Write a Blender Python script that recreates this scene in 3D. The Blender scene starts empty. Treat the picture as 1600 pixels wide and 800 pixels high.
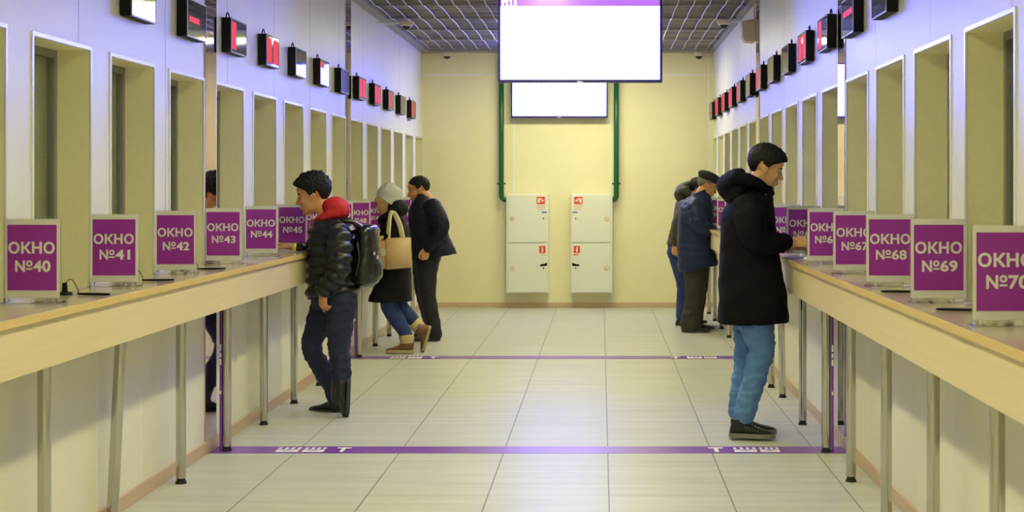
import bpy, bmesh, math, random
from mathutils import Vector, Matrix, noise
random.seed(7)
S = bpy.context.scene
C = S.collection
PI = math.pi

# ------------------------------------------------------------------ camera, world, light, exposure
FPX = 2150.0          # focal length in pixels of the 1600 px frame
VX, VY = 939.0, 291.5 # vanishing point of the hall
H = 1.533             # eye height
cam = bpy.data.cameras.new('camera')
co = bpy.data.objects.new('camera', cam); C.objects.link(co)
co.location = (0, 0, H); co.rotation_euler = (PI/2, 0, 0)
cam.sensor_width = 36; cam.lens = FPX/1600*36
cam.shift_x = -(VX-800)/1600; cam.shift_y = -(400-VY)/1600
cam.clip_start = .05; cam.clip_end = 100
cam.dof.use_dof = True; cam.dof.focus_distance = 8.3; cam.dof.aperture_fstop = 6.5
S.camera = co
wd = bpy.data.worlds.new('world'); S.world = wd; wd.use_nodes = True
wd.node_tree.nodes['Background'].inputs[0].default_value = (.9, .85, .7, 1)
wd.node_tree.nodes['Background'].inputs[1].default_value = .05
vs = S.view_settings
vs.view_transform = 'Standard'; vs.look = 'None'; vs.gamma = 1; vs.use_curve_mapping = False
vs.exposure = -0.17
LAMP_COL = (1.0, .975, .50); LAMP_POWER = 46.0; SHIELD = .125
SCREEN_COL = (.30, .36, 2.1); SCREEN_POWER = 15.0

# ------------------------------------------------------------------ helpers
def W(px, py, Y): return Vector(((px-VX)*Y/FPX, Y, H-(py-VY)*Y/FPX))

def mat(name, col, rough=.5, metal=0., spec=.5, emit=None, estr=0., noise_amt=0., noise_scale=8., bump=0., bump_scale=60., trans=0., coat=0., sheen=0., stretch=None):
    m = bpy.data.materials.new(name); m.use_nodes = True
    nt = m.node_tree; b = nt.nodes['Principled BSDF']
    b.inputs['Base Color'].default_value = (*col, 1)
    b.inputs['Roughness'].default_value = rough
    b.inputs['Metallic'].default_value = metal
    b.inputs['Specular IOR Level'].default_value = spec
    b.inputs['Transmission Weight'].default_value = trans
    b.inputs['Coat Weight'].default_value = coat
    b.inputs['Sheen Weight'].default_value = sheen
    if emit:
        b.inputs['Emission Color'].default_value = (*emit, 1); b.inputs['Emission Strength'].default_value = estr
    if noise_amt or bump:
        tc = nt.nodes.new('ShaderNodeTexCoord'); mp = nt.nodes.new('ShaderNodeMapping')
        nt.links.new(tc.outputs['Object'], mp.inputs[0])
        if stretch: mp.inputs['Scale'].default_value = stretch
    if noise_amt:
        n = nt.nodes.new('ShaderNodeTexNoise'); n.inputs['Scale'].default_value = noise_scale; n.inputs['Detail'].default_value = 5
        nt.links.new(mp.outputs[0], n.inputs[0])
        mx = nt.nodes.new('ShaderNodeMix'); mx.data_type = 'RGBA'
        mx.inputs[6].default_value = (*[c*(1-noise_amt) for c in col], 1)
        mx.inputs[7].default_value = (*[min(1, c*(1+noise_amt)) for c in col], 1)
        nt.links.new(n.outputs[0], mx.inputs[0]); nt.links.new(mx.outputs[2], b.inputs['Base Color'])
    if bump:
        n2 = nt.nodes.new('ShaderNodeTexNoise'); n2.inputs['Scale'].default_value = bump_scale
        nt.links.new(mp.outputs[0], n2.inputs[0])
        bp = nt.nodes.new('ShaderNodeBump'); bp.inputs['Strength'].default_value = bump; bp.inputs['Distance'].default_value = .01
        nt.links.new(n2.outputs[0], bp.inputs['Height']); nt.links.new(bp.outputs[0], b.inputs['Normal'])
    return m

def nd(nt, typ, op=None, **kw):
    n = nt.nodes.new(typ)
    if op: n.operation = op
    for k, v in kw.items(): n.inputs[int(k[1:])].default_value = v
    return n

def seam_mat(name, col, seam_col, axes, rough=.5):
    """panel material with thin joint lines; axes = [(axis, period, offset, half_width)] in world metres"""
    m = mat(name, col, rough); nt = m.node_tree; b = nt.nodes['Principled BSDF']
    geo = nt.nodes.new('ShaderNodeNewGeometry'); sep = nt.nodes.new('ShaderNodeSeparateXYZ')
    nt.links.new(geo.outputs['Position'], sep.inputs[0])
    last = None
    for ax, per, off, hw in axes:
        a = nd(nt, 'ShaderNodeMath', 'SUBTRACT', _1=off); nt.links.new(sep.outputs[ax], a.inputs[0])
        p = nd(nt, 'ShaderNodeMath', 'PINGPONG', _1=per/2); nt.links.new(a.outputs[0], p.inputs[0])
        l = nd(nt, 'ShaderNodeMath', 'LESS_THAN', _1=hw); nt.links.new(p.outputs[0], l.inputs[0])
        if last is None: last = l
        else:
            mx = nd(nt, 'ShaderNodeMath', 'MAXIMUM'); nt.links.new(last.outputs[0], mx.inputs[0]); nt.links.new(l.outputs[0], mx.inputs[1]); last = mx
    n = nt.nodes.new('ShaderNodeTexNoise'); n.inputs['Scale'].default_value = 3; n.inputs['Detail'].default_value = 4
    nt.links.new(geo.outputs['Position'], n.inputs[0])
    m1 = nt.nodes.new('ShaderNodeMix'); m1.data_type = 'RGBA'
    m1.inputs[6].default_value = (*[c*.95 for c in col], 1); m1.inputs[7].default_value = (*[min(1, c*1.04) for c in col], 1)
    nt.links.new(n.outputs[0], m1.inputs[0])
    m2 = nt.nodes.new('ShaderNodeMix'); m2.data_type = 'RGBA'
    nt.links.new(last.outputs[0], m2.inputs[0]); nt.links.new(m1.outputs[2], m2.inputs[6]); m2.inputs[7].default_value = (*seam_col, 1)
    nt.links.new(m2.outputs[2], b.inputs['Base Color'])
    return m

def add_box(bm, a, b, bevel=0.):
    x0, y0, z0 = [min(a[i], b[i]) for i in range(3)]; x1, y1, z1 = [max(a[i], b[i]) for i in range(3)]
    vsx = [bm.verts.new(p) for p in ((x0,y0,z0),(x1,y0,z0),(x1,y1,z0),(x0,y1,z0),(x0,y0,z1),(x1,y0,z1),(x1,y1,z1),(x0,y1,z1))]
    fs = [bm.faces.new([vsx[i] for i in f]) for f in ((3,2,1,0),(4,5,6,7),(0,1,5,4),(1,2,6,5),(2,3,7,6),(3,0,4,7))]
    if bevel:
        es = list({e for f in fs for e in f.edges})
        bmesh.ops.bevel(bm, geom=es, offset=bevel, segments=2, affect='EDGES', profile=.6)
    return vsx

def frame_of(t, ref):
    t = t.normalized(); l = ref - t*ref.dot(t)
    if l.length < 1e-4: l = Vector((1,0,0)) - t*t.x
    l.normalize(); return t, l, t.cross(l)

def catmull(pts, n):
    out = []; N = len(pts)
    for i in range(N-1):
        p0 = pts[max(i-1,0)]; p1 = pts[i]; p2 = pts[i+1]; p3 = pts[min(i+2,N-1)]
        for k in range(n):
            t = k/n
            out.append([.5*((2*b)+(-a+c)*t+(2*a-5*b+4*c-d)*t*t+(-a+3*b-3*c+d)*t**3) for a,b,c,d in zip(p0,p1,p2,p3)])
    out.append(list(pts[-1])); return out

def rings_to_faces(bm, rings, cap=True):
    rv = [[bm.verts.new(p) for p in r] for r in rings]; n = len(rv[0])
    for a, b in zip(rv, rv[1:]):
        for i in range(n): bm.faces.new((a[i], a[(i+1)%n], b[(i+1)%n], b[i]))
    if cap:
        bm.faces.new(rv[0][::-1]); bm.faces.new(rv[-1])
    return rv

def add_tube(bm, pts, radii, n=12, sub=4, ref=Vector((0,1,0)), flat=1., dome=True, quilt=0., qper=.05):
    """tapered tube through pts; flat scales the radius along ref"""
    st = [list(p)+[r] for p, r in zip(pts, radii)]
    if sub > 1 and len(st) > 2: st = catmull(st, sub)
    elif sub > 1: st = [[a+(b-a)*k/sub for a, b in zip(st[0], st[1])] for k in range(sub+1)]
    P = [Vector(s[:3]) for s in st]; R = [max(.0005, s[3]) for s in st]; rings = []; dist = 0
    for i, p in enumerate(P):
        t = P[min(i+1,len(P)-1)] - P[max(i-1,0)]
        t, l, f = frame_of(t, ref)
        if i: dist += (P[i]-P[i-1]).length
        r = R[i]
        if quilt: r += quilt*(abs(math.sin(PI*dist/qper))-.6)
        ring = lambda c, k: [c + l*math.cos(a)*r*k*flat + f*math.sin(a)*r*k for a in [2*PI*j/n for j in range(n)]]
        if dome and i == 0: rings += [ring(p-t*r*.75, .45), ring(p-t*r*.45, .85)]
        rings.append(ring(p, 1))
        if dome and i == len(P)-1: rings += [ring(p+t*r*.45, .85), ring(p+t*r*.75, .45)]
    rings_to_faces(bm, rings)

def add_ell(bm, c, r, axes=None, nu=16, nv=10):
    ax = axes or (Vector((1,0,0)), Vector((0,1,0)), Vector((0,0,1)))
    rings = []
    for j in range(1, nv):
        ph = PI*j/nv - PI/2
        rings.append([Vector(c) + ax[0]*r[0]*math.cos(ph)*math.cos(a) + ax[1]*r[1]*math.cos(ph)*math.sin(a) + ax[2]*r[2]*math.sin(ph) for a in [2*PI*i/nu for i in range(nu)]])
    rings_to_faces(bm, rings)

def add_cyl(bm, a, b, r0, r1=None, n=20):
    a = Vector(a); b = Vector(b); r1 = r0 if r1 is None else r1
    t, l, f = frame_of(b-a, Vector((0,1,0)) if abs((b-a).normalized().y) < .9 else Vector((1,0,0)))
    rings_to_faces(bm, [[p + l*math.cos(x)*r + f*math.sin(x)*r for x in [2*PI*i/n for i in range(n)]] for p, r in ((a,r0),(b,r1))])

def obj(name, bm, m, parent=None, smooth=False):
    bmesh.ops.recalc_face_normals(bm, faces=bm.faces)
    me = bpy.data.meshes.new(name); bm.to_mesh(me); bm.free()
    o = bpy.data.objects.new(name, me); C.objects.link(o)
    if m: me.materials.append(m)
    if smooth: me.polygons.foreach_set('use_smooth', [True]*len(me.polygons))
    if parent:
        o.parent = parent
        o.matrix_parent_inverse = Matrix.Translation(-parent.location) if parent.rotation_euler[2] == 0 else parent.matrix_basis.inverted()
    return o

def smooth_angle(o, deg=40):
    me = o.data
    me.polygons.foreach_set('use_smooth', [True]*len(me.polygons))
    try: me.set_sharp_from_angle(angle=math.radians(deg))
    except Exception: pass

def thing(name, label, cat, loc=(0,0,0), group=None):
    o = bpy.data.objects.new(name, None); C.objects.link(o); o.empty_display_size = .1
    o.location = loc; o['label'] = label; o['category'] = cat
    if group: o['group'] = group
    return o
def tag(o, label, cat, group=None, kind=None):
    o['label'] = label; o['category'] = cat
    if group: o['group'] = group
    if kind: o['kind'] = kind
    return o
def struct(o, label, cat): return tag(o, label, cat, kind='structure')
def dup(root, loc, label, group=None, swap=None):
    r = root.copy(); C.objects.link(r); r.location = loc; r['label'] = label
    if group: r['group'] = group
    for ch in list(root.children):
        c = ch.copy(); C.objects.link(c); c.parent = r; c.matrix_parent_inverse = ch.matrix_parent_inverse.copy()
        for g in list(ch.children):
            d = g.copy(); C.objects.link(d); d.parent = c; d.matrix_parent_inverse = g.matrix_parent_inverse.copy()
    return r

def remesh(bm, voxel, smooth_it=2, fac=.5):
    """fuse overlapping closed shapes into one continuous skin; returns a new bmesh"""
    bmesh.ops.recalc_face_normals(bm, faces=bm.faces)
    me = bpy.data.meshes.new('tmp'); bm.to_mesh(me); bm.free()
    o = bpy.data.objects.new('tmp', me); C.objects.link(o)
    r = o.modifiers.new('r', 'REMESH'); r.mode = 'VOXEL'; r.voxel_size = voxel
    if smooth_it:
        s = o.modifiers.new('s', 'SMOOTH'); s.factor = fac; s.iterations = smooth_it
    dg = bpy.context.evaluated_depsgraph_get()
    ev = o.evaluated_get(dg); m2 = bpy.data.meshes.new_from_object(ev)
    out = bmesh.new(); out.from_mesh(m2)
    bpy.data.objects.remove(o); bpy.data.meshes.remove(me); bpy.data.meshes.remove(m2)
    return out

def wrinkle(bm, amp, scale=(14,14,14), seed=0.):
    bm.normal_update()
    mv = []
    for v in bm.verts:
        p = Vector((v.co.x*scale[0]+seed, v.co.y*scale[1], v.co.z*scale[2]))
        mv.append(v.normal*amp*(noise.noise(p)+.5*noise.noise(p*2.3)))
    for v, d in zip(bm.verts, mv): v.co += d

_txt = {}
def text_bm(s, w, h, thick=.0006, weight=.032, squash=True):
    """flat bold lettering as a mesh in the XZ plane, bbox w x h, origin at its lower left"""
    cu = bpy.data.curves.new('t', 'FONT'); cu.body = s; cu.size = 1; cu.offset = weight; cu.resolution_u = 4; cu.space_character = 1.04
    o = bpy.data.objects.new('t', cu); C.objects.link(o)
    dg = bpy.context.evaluated_depsgraph_get()
    me = bpy.data.meshes.new_from_object(o.evaluated_get(dg))
    bm = bmesh.new(); bm.from_mesh(me)
    bpy.data.objects.remove(o); bpy.data.curves.remove(cu); bpy.data.meshes.remove(me)
    xs = [v.co.x for v in bm.verts]; ys = [v.co.y for v in bm.verts]
    x0, y0 = min(xs), min(ys); sx = w/(max(xs)-x0); sy = h/(max(ys)-y0)
    for v in bm.verts: v.co = Vector(((v.co.x-x0)*sx, 0, (v.co.y-y0)*sy))
    return bm
def merge(dst, src, M=None):
    if M is not None: bmesh.ops.transform(src, matrix=M, verts=src.verts)
    me = bpy.data.meshes.new('m'); src.to_mesh(me); src.free(); dst.from_mesh(me); bpy.data.meshes.remove(me)

# ------------------------------------------------------------------ dimensions
XL, XR, YE, YN, ZC = -2.27, 1.43, 17.48, -4.0, 3.236
P = .8715
LP0, LPW = 6.983, .255     # left piers start here, width
RP0, RPW = 5.385, .235     # right piers
ZS, ZT = 1.062, 2.14       # window sill and head
DEP = .145                 # window recess depth
ZTOP = 1.09                # counter top

# ------------------------------------------------------------------ materials
M = {}
M['wall_panel'] = seam_mat('wall_panel', (.83,.81,.80), (.40,.37,.40), [(1, 1.19, 8.36, .005)], .42)
M['low_panel'] = seam_mat('low_panel', (.86,.83,.70), (.93,.93,.93), [(1, .595, 6.2, .006)], .45)
M['end_panel'] = seam_mat('end_panel', (.86,.80,.56), (.88,.87,.86), [(0, 1.235, .13, .011), (2, 2.95, .003, .011)], .5)
M['jamb'] = mat('jamb', (.95,.89,.60), .6, noise_amt=.05, noise_scale=40)
M['white_trim'] = mat('white_trim', (.88,.88,.90), .25)
M['alu'] = mat('grey_frame', (.27,.27,.25), .4, .3)
M['glass'] = mat('pane_glass', (.80,.88,.82), .03, trans=.95)
M['blind'] = mat('blind_slats', (.74,.74,.44), .5, noise_amt=.08)
M['base'] = mat('baseboard_wood', (.62,.45,.31), .4, noise_amt=.12, noise_scale=6, stretch=(1,.2,3))
M['birch'] = mat('birch_laminate', (.80,.66,.40), .35, noise_amt=.07, noise_scale=5, stretch=(2,.5,10))
M['birch_edge'] = mat('birch_edge', (.74,.54,.20), .35, noise_amt=.08, noise_scale=5, stretch=(2,.4,10))
M['ctop'] = mat('counter_laminate', (.60,.47,.39), .14, noise_amt=.08, noise_scale=4, stretch=(2,.4,2))
M['chrome'] = mat('brushed_chrome', (.54,.53,.49), .13, 1.)
M['black'] = mat('black_plastic', (.004,.004,.005), .55, spec=.2)
M['rubber'] = mat('black_rubber', (.015,.015,.015), .7)
M['mirror'] = mat('tinted_mirror', (.55,.42,.52), .03, 1.)
M['purple'] = mat('purple_vinyl', (.20,.05,.42), .3)
M['sign_purple'] = mat('sign_purple', (.33,.025,.42), .4)
M['sign_white'] = mat('sign_white', (.85,.84,.80), .35)
M['acrylic'] = mat('clear_acrylic', (.95,.96,.96), .05, trans=1.)
M['paper'] = mat('paper', (.88,.88,.86), .6)
M['white_metal'] = mat('white_enamel', (.80,.80,.76), .35)
M['red'] = mat('red_sticker', (.80,.05,.03), .4)
M['blue'] = mat('blue_sticker', (.05,.12,.5), .4)
M['grey'] = mat('grey_plastic', (.45,.44,.42), .4)
M['pipe'] = mat('green_pipe', (.006,.105,.035), .35)
M['dome'] = mat('smoked_dome', (.02,.02,.022), .08)
M['cream_plastic'] = mat('cream_plastic', (.70,.60,.48), .45)
M['led_panel'] = mat('dark_acrylic_panel', (.025,.025,.03), .05, spec=.9, bump=.05, bump_scale=4.)
M['led_red'] = mat('red_led', (.12,.004,.006), .6, spec=.1, emit=(1,.055,.075), estr=.85)

# floor tiles
m = mat('floor_tile', (.72,.71,.62), .16); nt = m.node_tree; b = nt.nodes['Principled BSDF']
geo = nt.nodes.new('ShaderNodeNewGeometry'); sep = nt.nodes.new('ShaderNodeSeparateXYZ'); nt.links.new(geo.outputs['Position'], sep.inputs[0])
TW, TL, X0 = .6, .854, .039
ax = nd(nt,'ShaderNodeMath','SUBTRACT',_1=X0); nt.links.new(sep.outputs[0], ax.inputs[0])
colm = nd(nt,'ShaderNodeMath','DIVIDE',_1=TW); nt.links.new(ax.outputs[0], colm.inputs[0])
flo = nd(nt,'ShaderNodeMath','FLOOR'); nt.links.new(colm.outputs[0], flo.inputs[0])
px_ = nd(nt,'ShaderNodeMath','PINGPONG',_1=TW/2); nt.links.new(ax.outputs[0], px_.inputs[0])
lx = nd(nt,'ShaderNodeMath','LESS_THAN',_1=.0032); nt.links.new(px_.outputs[0], lx.inputs[0])
offs = nd(nt,'ShaderNodeMath','MULTIPLY',_1=TL/2); nt.links.new(flo.outputs[0], offs.inputs[0])
ay = nd(nt,'ShaderNodeMath','SUBTRACT'); nt.links.new(sep.outputs[1], ay.inputs[0]); nt.links.new(offs.outputs[0], ay.inputs[1])
ay2 = nd(nt,'ShaderNodeMath','SUBTRACT',_1=8.959+TL/2); nt.links.new(ay.outputs[0], ay2.inputs[0])
py_ = nd(nt,'ShaderNodeMath','PINGPONG',_1=TL/2); nt.links.new(ay2.outputs[0], py_.inputs[0])
ly = nd(nt,'ShaderNodeMath','LESS_THAN',_1=.0045); nt.links.new(py_.outputs[0], ly.inputs[0])
lyw = nd(nt,'ShaderNodeMath','MULTIPLY',_1=.35); nt.links.new(ly.outputs[0], lyw.inputs[0])
mxl = nd(nt,'ShaderNodeMath','MAXIMUM'); nt.links.new(lx.outputs[0], mxl.inputs[0]); nt.links.new(lyw.outputs[0], mxl.inputs[1])
mp = nt.nodes.new('ShaderNodeMapping'); mp.inputs['Scale'].default_value = (.7, 9, 1); nt.links.new(geo.outputs['Position'], mp.inputs[0])
nz = nt.nodes.new('ShaderNodeTexNoise'); nz.inputs['Scale'].default_value = 1.6; nz.inputs['Detail'].default_value = 4; nt.links.new(mp.outputs[0], nz.inputs[0])
ra = nt.nodes.new('ShaderNodeValToRGB'); ra.color_ramp.elements[0].color = (.50,.495,.45,1); ra.color_ramp.elements[1].color = (.60,.595,.55,1)
ra.color_ramp.elements[0].position = .3; ra.color_ramp.elements[1].position = .7
nt.links.new(nz.outputs[0], ra.inputs[0])
mx = nt.nodes.new('ShaderNodeMix'); mx.data_type = 'RGBA'; mx.inputs[7].default_value = (.16,.17,.17,1)
nt.links.new(mxl.outputs[0], mx.inputs[0]); nt.links.new(ra.outputs[0], mx.inputs[6]); nt.links.new(mx.outputs[2], b.inputs['Base Color'])
rr = nd(nt,'ShaderNodeMapRange'); rr.inputs[3].default_value = .26; rr.inputs[4].default_value = .40; nt.links.new(nz.outputs[0], rr.inputs[0]); nt.links.new(rr.outputs[0], b.inputs['Roughness']); b.inputs['Specular IOR Level'].default_value = .075
M['tile'] = m

# ceiling slats
m = mat('ceiling_slats', (.16,.155,.155), .6); nt = m.node_tree; b = nt.nodes['Principled BSDF']
geo = nt.nodes.new('ShaderNodeNewGeometry'); mp = nt.nodes.new('ShaderNodeMapping'); mp.inputs['Scale'].default_value = (.9, 7, 1)
nt.links.new(geo.outputs['Position'], mp.inputs[0])
nz = nt.nodes.new('ShaderNodeTexNoise'); nz.inputs['Scale'].default_value = 1.5; nz.inputs['Detail'].default_value = 6; nt.links.new(mp.outputs[0], nz.inputs[0])
ra = nt.nodes.new('ShaderNodeValToRGB'); ra.color_ramp.elements[0].color = (.055,.050,.045,1); ra.color_ramp.elements[1].color = (.25,.225,.20,1)
ra.color_ramp.elements[0].position = .36; ra.color_ramp.elements[1].position = .62
nt.links.new(nz.outputs[0], ra.inputs[0]); nt.links.new(ra.outputs[0], b.inputs['Base Color'])
M['ceil'] = m
M['ceil_rod'] = mat('ceiling_wire', (.66,.63,.62), .4)
M['ceil_rib'] = mat('ceiling_rib', (.30,.29,.29), .5)

# ------------------------------------------------------------------ setting
bm = bmesh.new(); add_box(bm, (XL-.2, YN, -.1), (XR+.2, YE+.1, 0)); struct(obj('floor', bm, M['tile']), 'glossy pale tiled floor of the hall', 'floor')

cl = obj('ceiling', (lambda b: (add_box(b, (XL-.2, YN, ZC+.03), (XR+.2, YE+.1, ZC+.1)), b)[1])(bmesh.new()), M['ceil'])
struct(cl, 'dark grey slatted ceiling with thin pale wires', 'ceiling')
CP = 1.006; CY0 = 2150*1.703/282.5
def sag(y):
    u = ((y-CY0)/CP) % 1.0
    return .016*math.sin(PI*u)**.7
bm = bmesh.new()
ys = []
y = CY0-CP*6
while y < YE-.02:
    for k in range(6): ys.append(y+CP*k/6)
    y += CP
ys = [v for v in ys if v < YE-.02]
x = XL+.14
while x < XR-.05:
    pts = [Vector((x, v, ZC+.004+sag(v))) for v in ys]
    add_tube(bm, pts, [.0052]*len(pts), n=6, sub=1, ref=Vector((1,0,0)), dome=False)
    x += .15
obj('ceiling_wire', bm, M['ceil_rod'], cl)
bm = bmesh.new()
y = CY0-CP*6
while y < YE:
    add_box(bm, (XL, y-.012, ZC), (XR, y+.012, ZC+.02)); y += CP
obj('ceiling_rib', bm, M['ceil_rib'], cl)
bm = bmesh.new()
add_box(bm, (XL, YN, ZC-.008), (XL+.10, YE, ZC+.03)); add_box(bm, (XR-.06, YN, ZC-.008), (XR, YE, ZC+.03)); add_box(bm, (XL, YE-.25, ZC-.004), (XR, YE, ZC+.03))
obj('ceiling_edge_strip', bm, M['ceil_rib'], cl)

bm = bmesh.new(); add_box(bm, (XL-.3, YE, 0), (XR+.3, YE+.15, ZC+.1)); struct(obj('wall_end', bm, M['end_panel']), 'cream panelled end wall behind the fire cabinets', 'wall')
bm = bmesh.new(); add_box(bm, (XL-.3, YN-.15, 0), (XR+.3, YN, ZC+.1)); struct(obj('wall_near', bm, M['end_panel']), 'cream panelled wall behind the viewpoint', 'wall')

wn = [0]
def wlabel(side, a):
    i = math.floor((a-5.236)/.8815) if side == 'left' else math.floor((a-4.367)/.8738)
    if i < 0: return 'recessed cashier window on the %s wall, %d before the first numbered sign' % (side, -i)
    if i > (12 if side == 'left' else 13): return 'recessed cashier window on the %s wall, %d past the last numbered sign' % (side, i-(12 if side == 'left' else 13))
    return 'recessed cashier window on the %s wall just beyond sign №%d' % (side, 40+i if side == 'left' else 70-i)
def side_wall(side, xw, p0, pw, kmin, kmax):
    s = -1 if side == 'left' else 1      # outward
    lo = bmesh.new(); add_box(lo, (xw, YN, 0), (xw+s*DEP*1.6, YE, ZS))
    wl = struct(obj('wall_'+side, lo, M['low_panel']), 'cream panelled %s wall carrying the row of cashier windows' % side, 'wall')
    up = bmesh.new(); add_box(up, (xw, YN, ZT), (xw+s*DEP*1.6, YE, ZC+.1))
    obj('header_panel', up, M['wall_panel'], wl)
    edges = []
    pr = bmesh.new(); jb = bmesh.new()
    y = p0+P*kmin
    add_box(pr, (xw, YN, ZS), (xw+s*.006, y, ZT)); add_box(jb, (xw+s*.006, YN, ZS), (xw+s*DEP*1.6, y+.0, ZT))
    for k in range(kmin, kmax+1):
        a = p0+P*k; b = min(a+pw, YE)
        if k > kmin: edges.append((prev, a))
        elif True: pass
        add_box(pr, (xw, a-(0 if k > kmin else .001), ZS), (xw+s*.006, b, ZT))
        add_box(jb, (xw+s*.006, a+.0005, ZS), (xw+s*DEP*1.6, b-.0005, ZT))
        prev = b
    if prev < YE-.3: edges.append((prev, YE-.03))
    add_box(pr, (xw, YE-.03, ZS), (xw+s*.006, YE, ZT)); add_box(jb, (xw+s*.006, YE-.029, ZS), (xw+s*DEP*1.6, YE, ZT))
    obj('pier_face', pr, M['wall_panel'], wl); obj('pier_core', jb, M['jamb'], wl)
    hs = bmesh.new(); add_box(hs, (xw+s*.006, YN, ZT-.004), (xw+s*DEP*1.6, YE, ZT+.002)); obj('window_soffit', hs, M['jamb'], wl)
    # windows
    xg = xw+s*DEP
    for (a, b) in edges:
        wn[0] += 1
        f = bmesh.new(); t = .035
        add_box(f, (xg, a, ZS), (xg+s*.04, a+t, ZT-.004)); add_box(f, (xg, b-t, ZS), (xg+s*.04, b, ZT-.004))
        add_box(f, (xg, a+t, ZS), (xg+s*.04, b-t, ZS+t)); add_box(f, (xg, a+t, ZT-.004-t), (xg+s*.04, b-t, ZT-.004))
        add_box(f, (xg+s*.004, (a+b)/2-.012, ZS+t), (xg+s*.036, (a+b)/2+.012, ZT-.004-t))
        w = obj('window_%d' % wn[0], f, M['alu']); struct(w, wlabel(side, a), 'window')
        g = bmesh.new(); add_box(g, (xg+s*.016, a+t, ZS+t), (xg+s*.020, b-t, ZT-.004-t)); obj('pane', g, M['glass'], w)
        bl = bmesh.new(); z = ZS+.01
        while z < ZT-.02:
            c = Vector((xg+s*.058, 0, z)); dz = .015; dx = .006
            v = [bl.verts.new(p) for p in ((c.x-dx*s, a, z-dz), (c.x-dx*s, b, z-dz), (c.x+dx*s, b, z+dz), (c.x+dx*s, a, z+dz))]
            bl.faces.new(v); z += .025
        obj('blind', bl, M['blind'], w)
        ca = bmesh.new(); q = .014
        add_box(ca, (xw-s*.006, a-q, ZS+.03), (xw+s*.001, a+.002, ZT+q)); add_box(ca, (xw-s*.006, b-.002, ZS+.03), (xw+s*.001, b+q, ZT+q))
        add_box(ca, (xw-s*.006, a+.002, ZT-.003), (xw+s*.001, b-.002, ZT+q)); obj('casing', ca, M['white_trim'], w)
    return edges
LE = side_wall('left', XL, LP0, LPW, -4, 11)
RE = side_wall('right', XR, RP0, RPW, -2, 13)

for side, xw, s in (('left', XL, 1), ('right', XR, -1)):
    b = bmesh.new(); add_box(b, (xw, YN, 0), (xw+s*.014, YE-.014, .072), .003); struct(obj('baseboard_'+side, b, M['base']), 'pinkish wooden baseboard along the %s wall' % side, 'baseboard')
b = bmesh.new(); add_box(b, (XL, YE-.014, 0), (XR, YE, .062), .003); struct(obj('baseboard_end', b, M['base']), 'wooden baseboard along the end wall', 'baseboard')

# mirror strips on the piers that line up with the floor tapes
tn = 0
for side, xw, s, ylist in (('left', XL, 1, (LP0+P*1-.002, LP0+P*6-.002)), ('right', XR, -1, (RP0+P*3+.02, RP0+P*8+.02))):
    for i, y0 in enumerate(ylist):
        tn += 1
        bm = bmesh.new(); wid = .225
        add_box(bm, (xw+s*.0005, y0+.018, .074), (xw+s*.008, y0+.018+wid, .88)); add_box(bm, (xw+s*.0005, y0+.018, ZTOP+.004), (xw+s*.008, y0+.018+wid, ZC-.01))
        struct(obj('trim_%d' % tn, bm, M['mirror']), 'tall tinted mirror strip on the %s wall, %s' % (side, ('nearer one', 'farther one')[i]), 'mirror strip')

# ------------------------------------------------------------------ big things: counters
def counter(side, xw, xf, s, xleg, legs, label):
    t = thing('service_counter', label, 'counter', (xw, 9, 0))
    y0, y1 = 2.6, YE-.02
    b = bmesh.new(); add_box(b, (xw+s*.002, y0, ZTOP-.026), (xf-s*.004, y1, ZTOP), .002); obj('countertop', b, M['ctop'], t)
    b = bmesh.new(); add_box(b, (xf-s*.004, y0, ZTOP-.030), (xf, y1, ZTOP-.001), .001); obj('edge_band', b, M['birch_edge'], t)
    b = bmesh.new(); add_box(b, (xf-s*.040, y0, .885), (xf-s*.016, y1, ZTOP-.0265)); add_box(b, (xw+s*.02, y0, .99), (xf-s*.05, y0+.02, ZTOP-.027)); obj('apron', b, M['birch'], t)
    for (y, dx) in legs:
        b = bmesh.new(); add_cyl(b, (xleg+dx, y, .028), (xleg, y, ZTOP-.027), .0255, n=20); l = obj('leg', b, M['chrome'], t); smooth_angle(l)
        b = bmesh.new(); add_cyl(b, (xleg+dx, y, .012), (xleg+dx, y, .0285), .022); add_cyl(b, (xleg+dx, y, 0), (xleg+dx, y, .012), .029, .026); f = obj('foot', b, M['rubber'], l); smooth_angle(f)
    return t
ll = [(7.11+.8735*k, 0) for k in range(-4, 12)]; ll[3] = (6.25, -.05)
CL_ = counter('left', XL, -1.965, 1, -2.17, [p for p in ll if p[0] < 17.2], 'long birch laminate counter on chrome legs along the left wall')
rl = [(4.515-.87,0),(4.515,0),(5.385,0),(6.27,0),(7.155,0),(7.95,0),(8.87,0),(10.0,.02),(10.5,0)]+[(11.35+.87*k,0) for k in range(7)]
CR_ = counter('right', XR, 1.133, -1, 1.30, rl, 'long birch laminate counter on chrome legs along the right wall')

# narrow purple strips behind four of the legs
for (t, x, yy) in ((CL_, -2.203, 7.99), (CR_, 1.335, 7.95), (CL_, -2.205, 12.35), (CR_, 1.337, 12.22)):
    b = bmesh.new(); add_box(b, (x-.007, yy-.02, 0.0005), (x+.007, yy+.06, .885), .001); st = obj('purple_strip', b, M['purple'], t)
    for z0, z1 in ((.33,.35),(.50,.535),(.545,.57),(.58,.62)):
        b = bmesh.new(); add_box(b, (x-.005, yy-.0208, z0), (x+.004, yy-.0202, z1)); obj('strip_mark', b, M['paper'], st)

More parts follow.
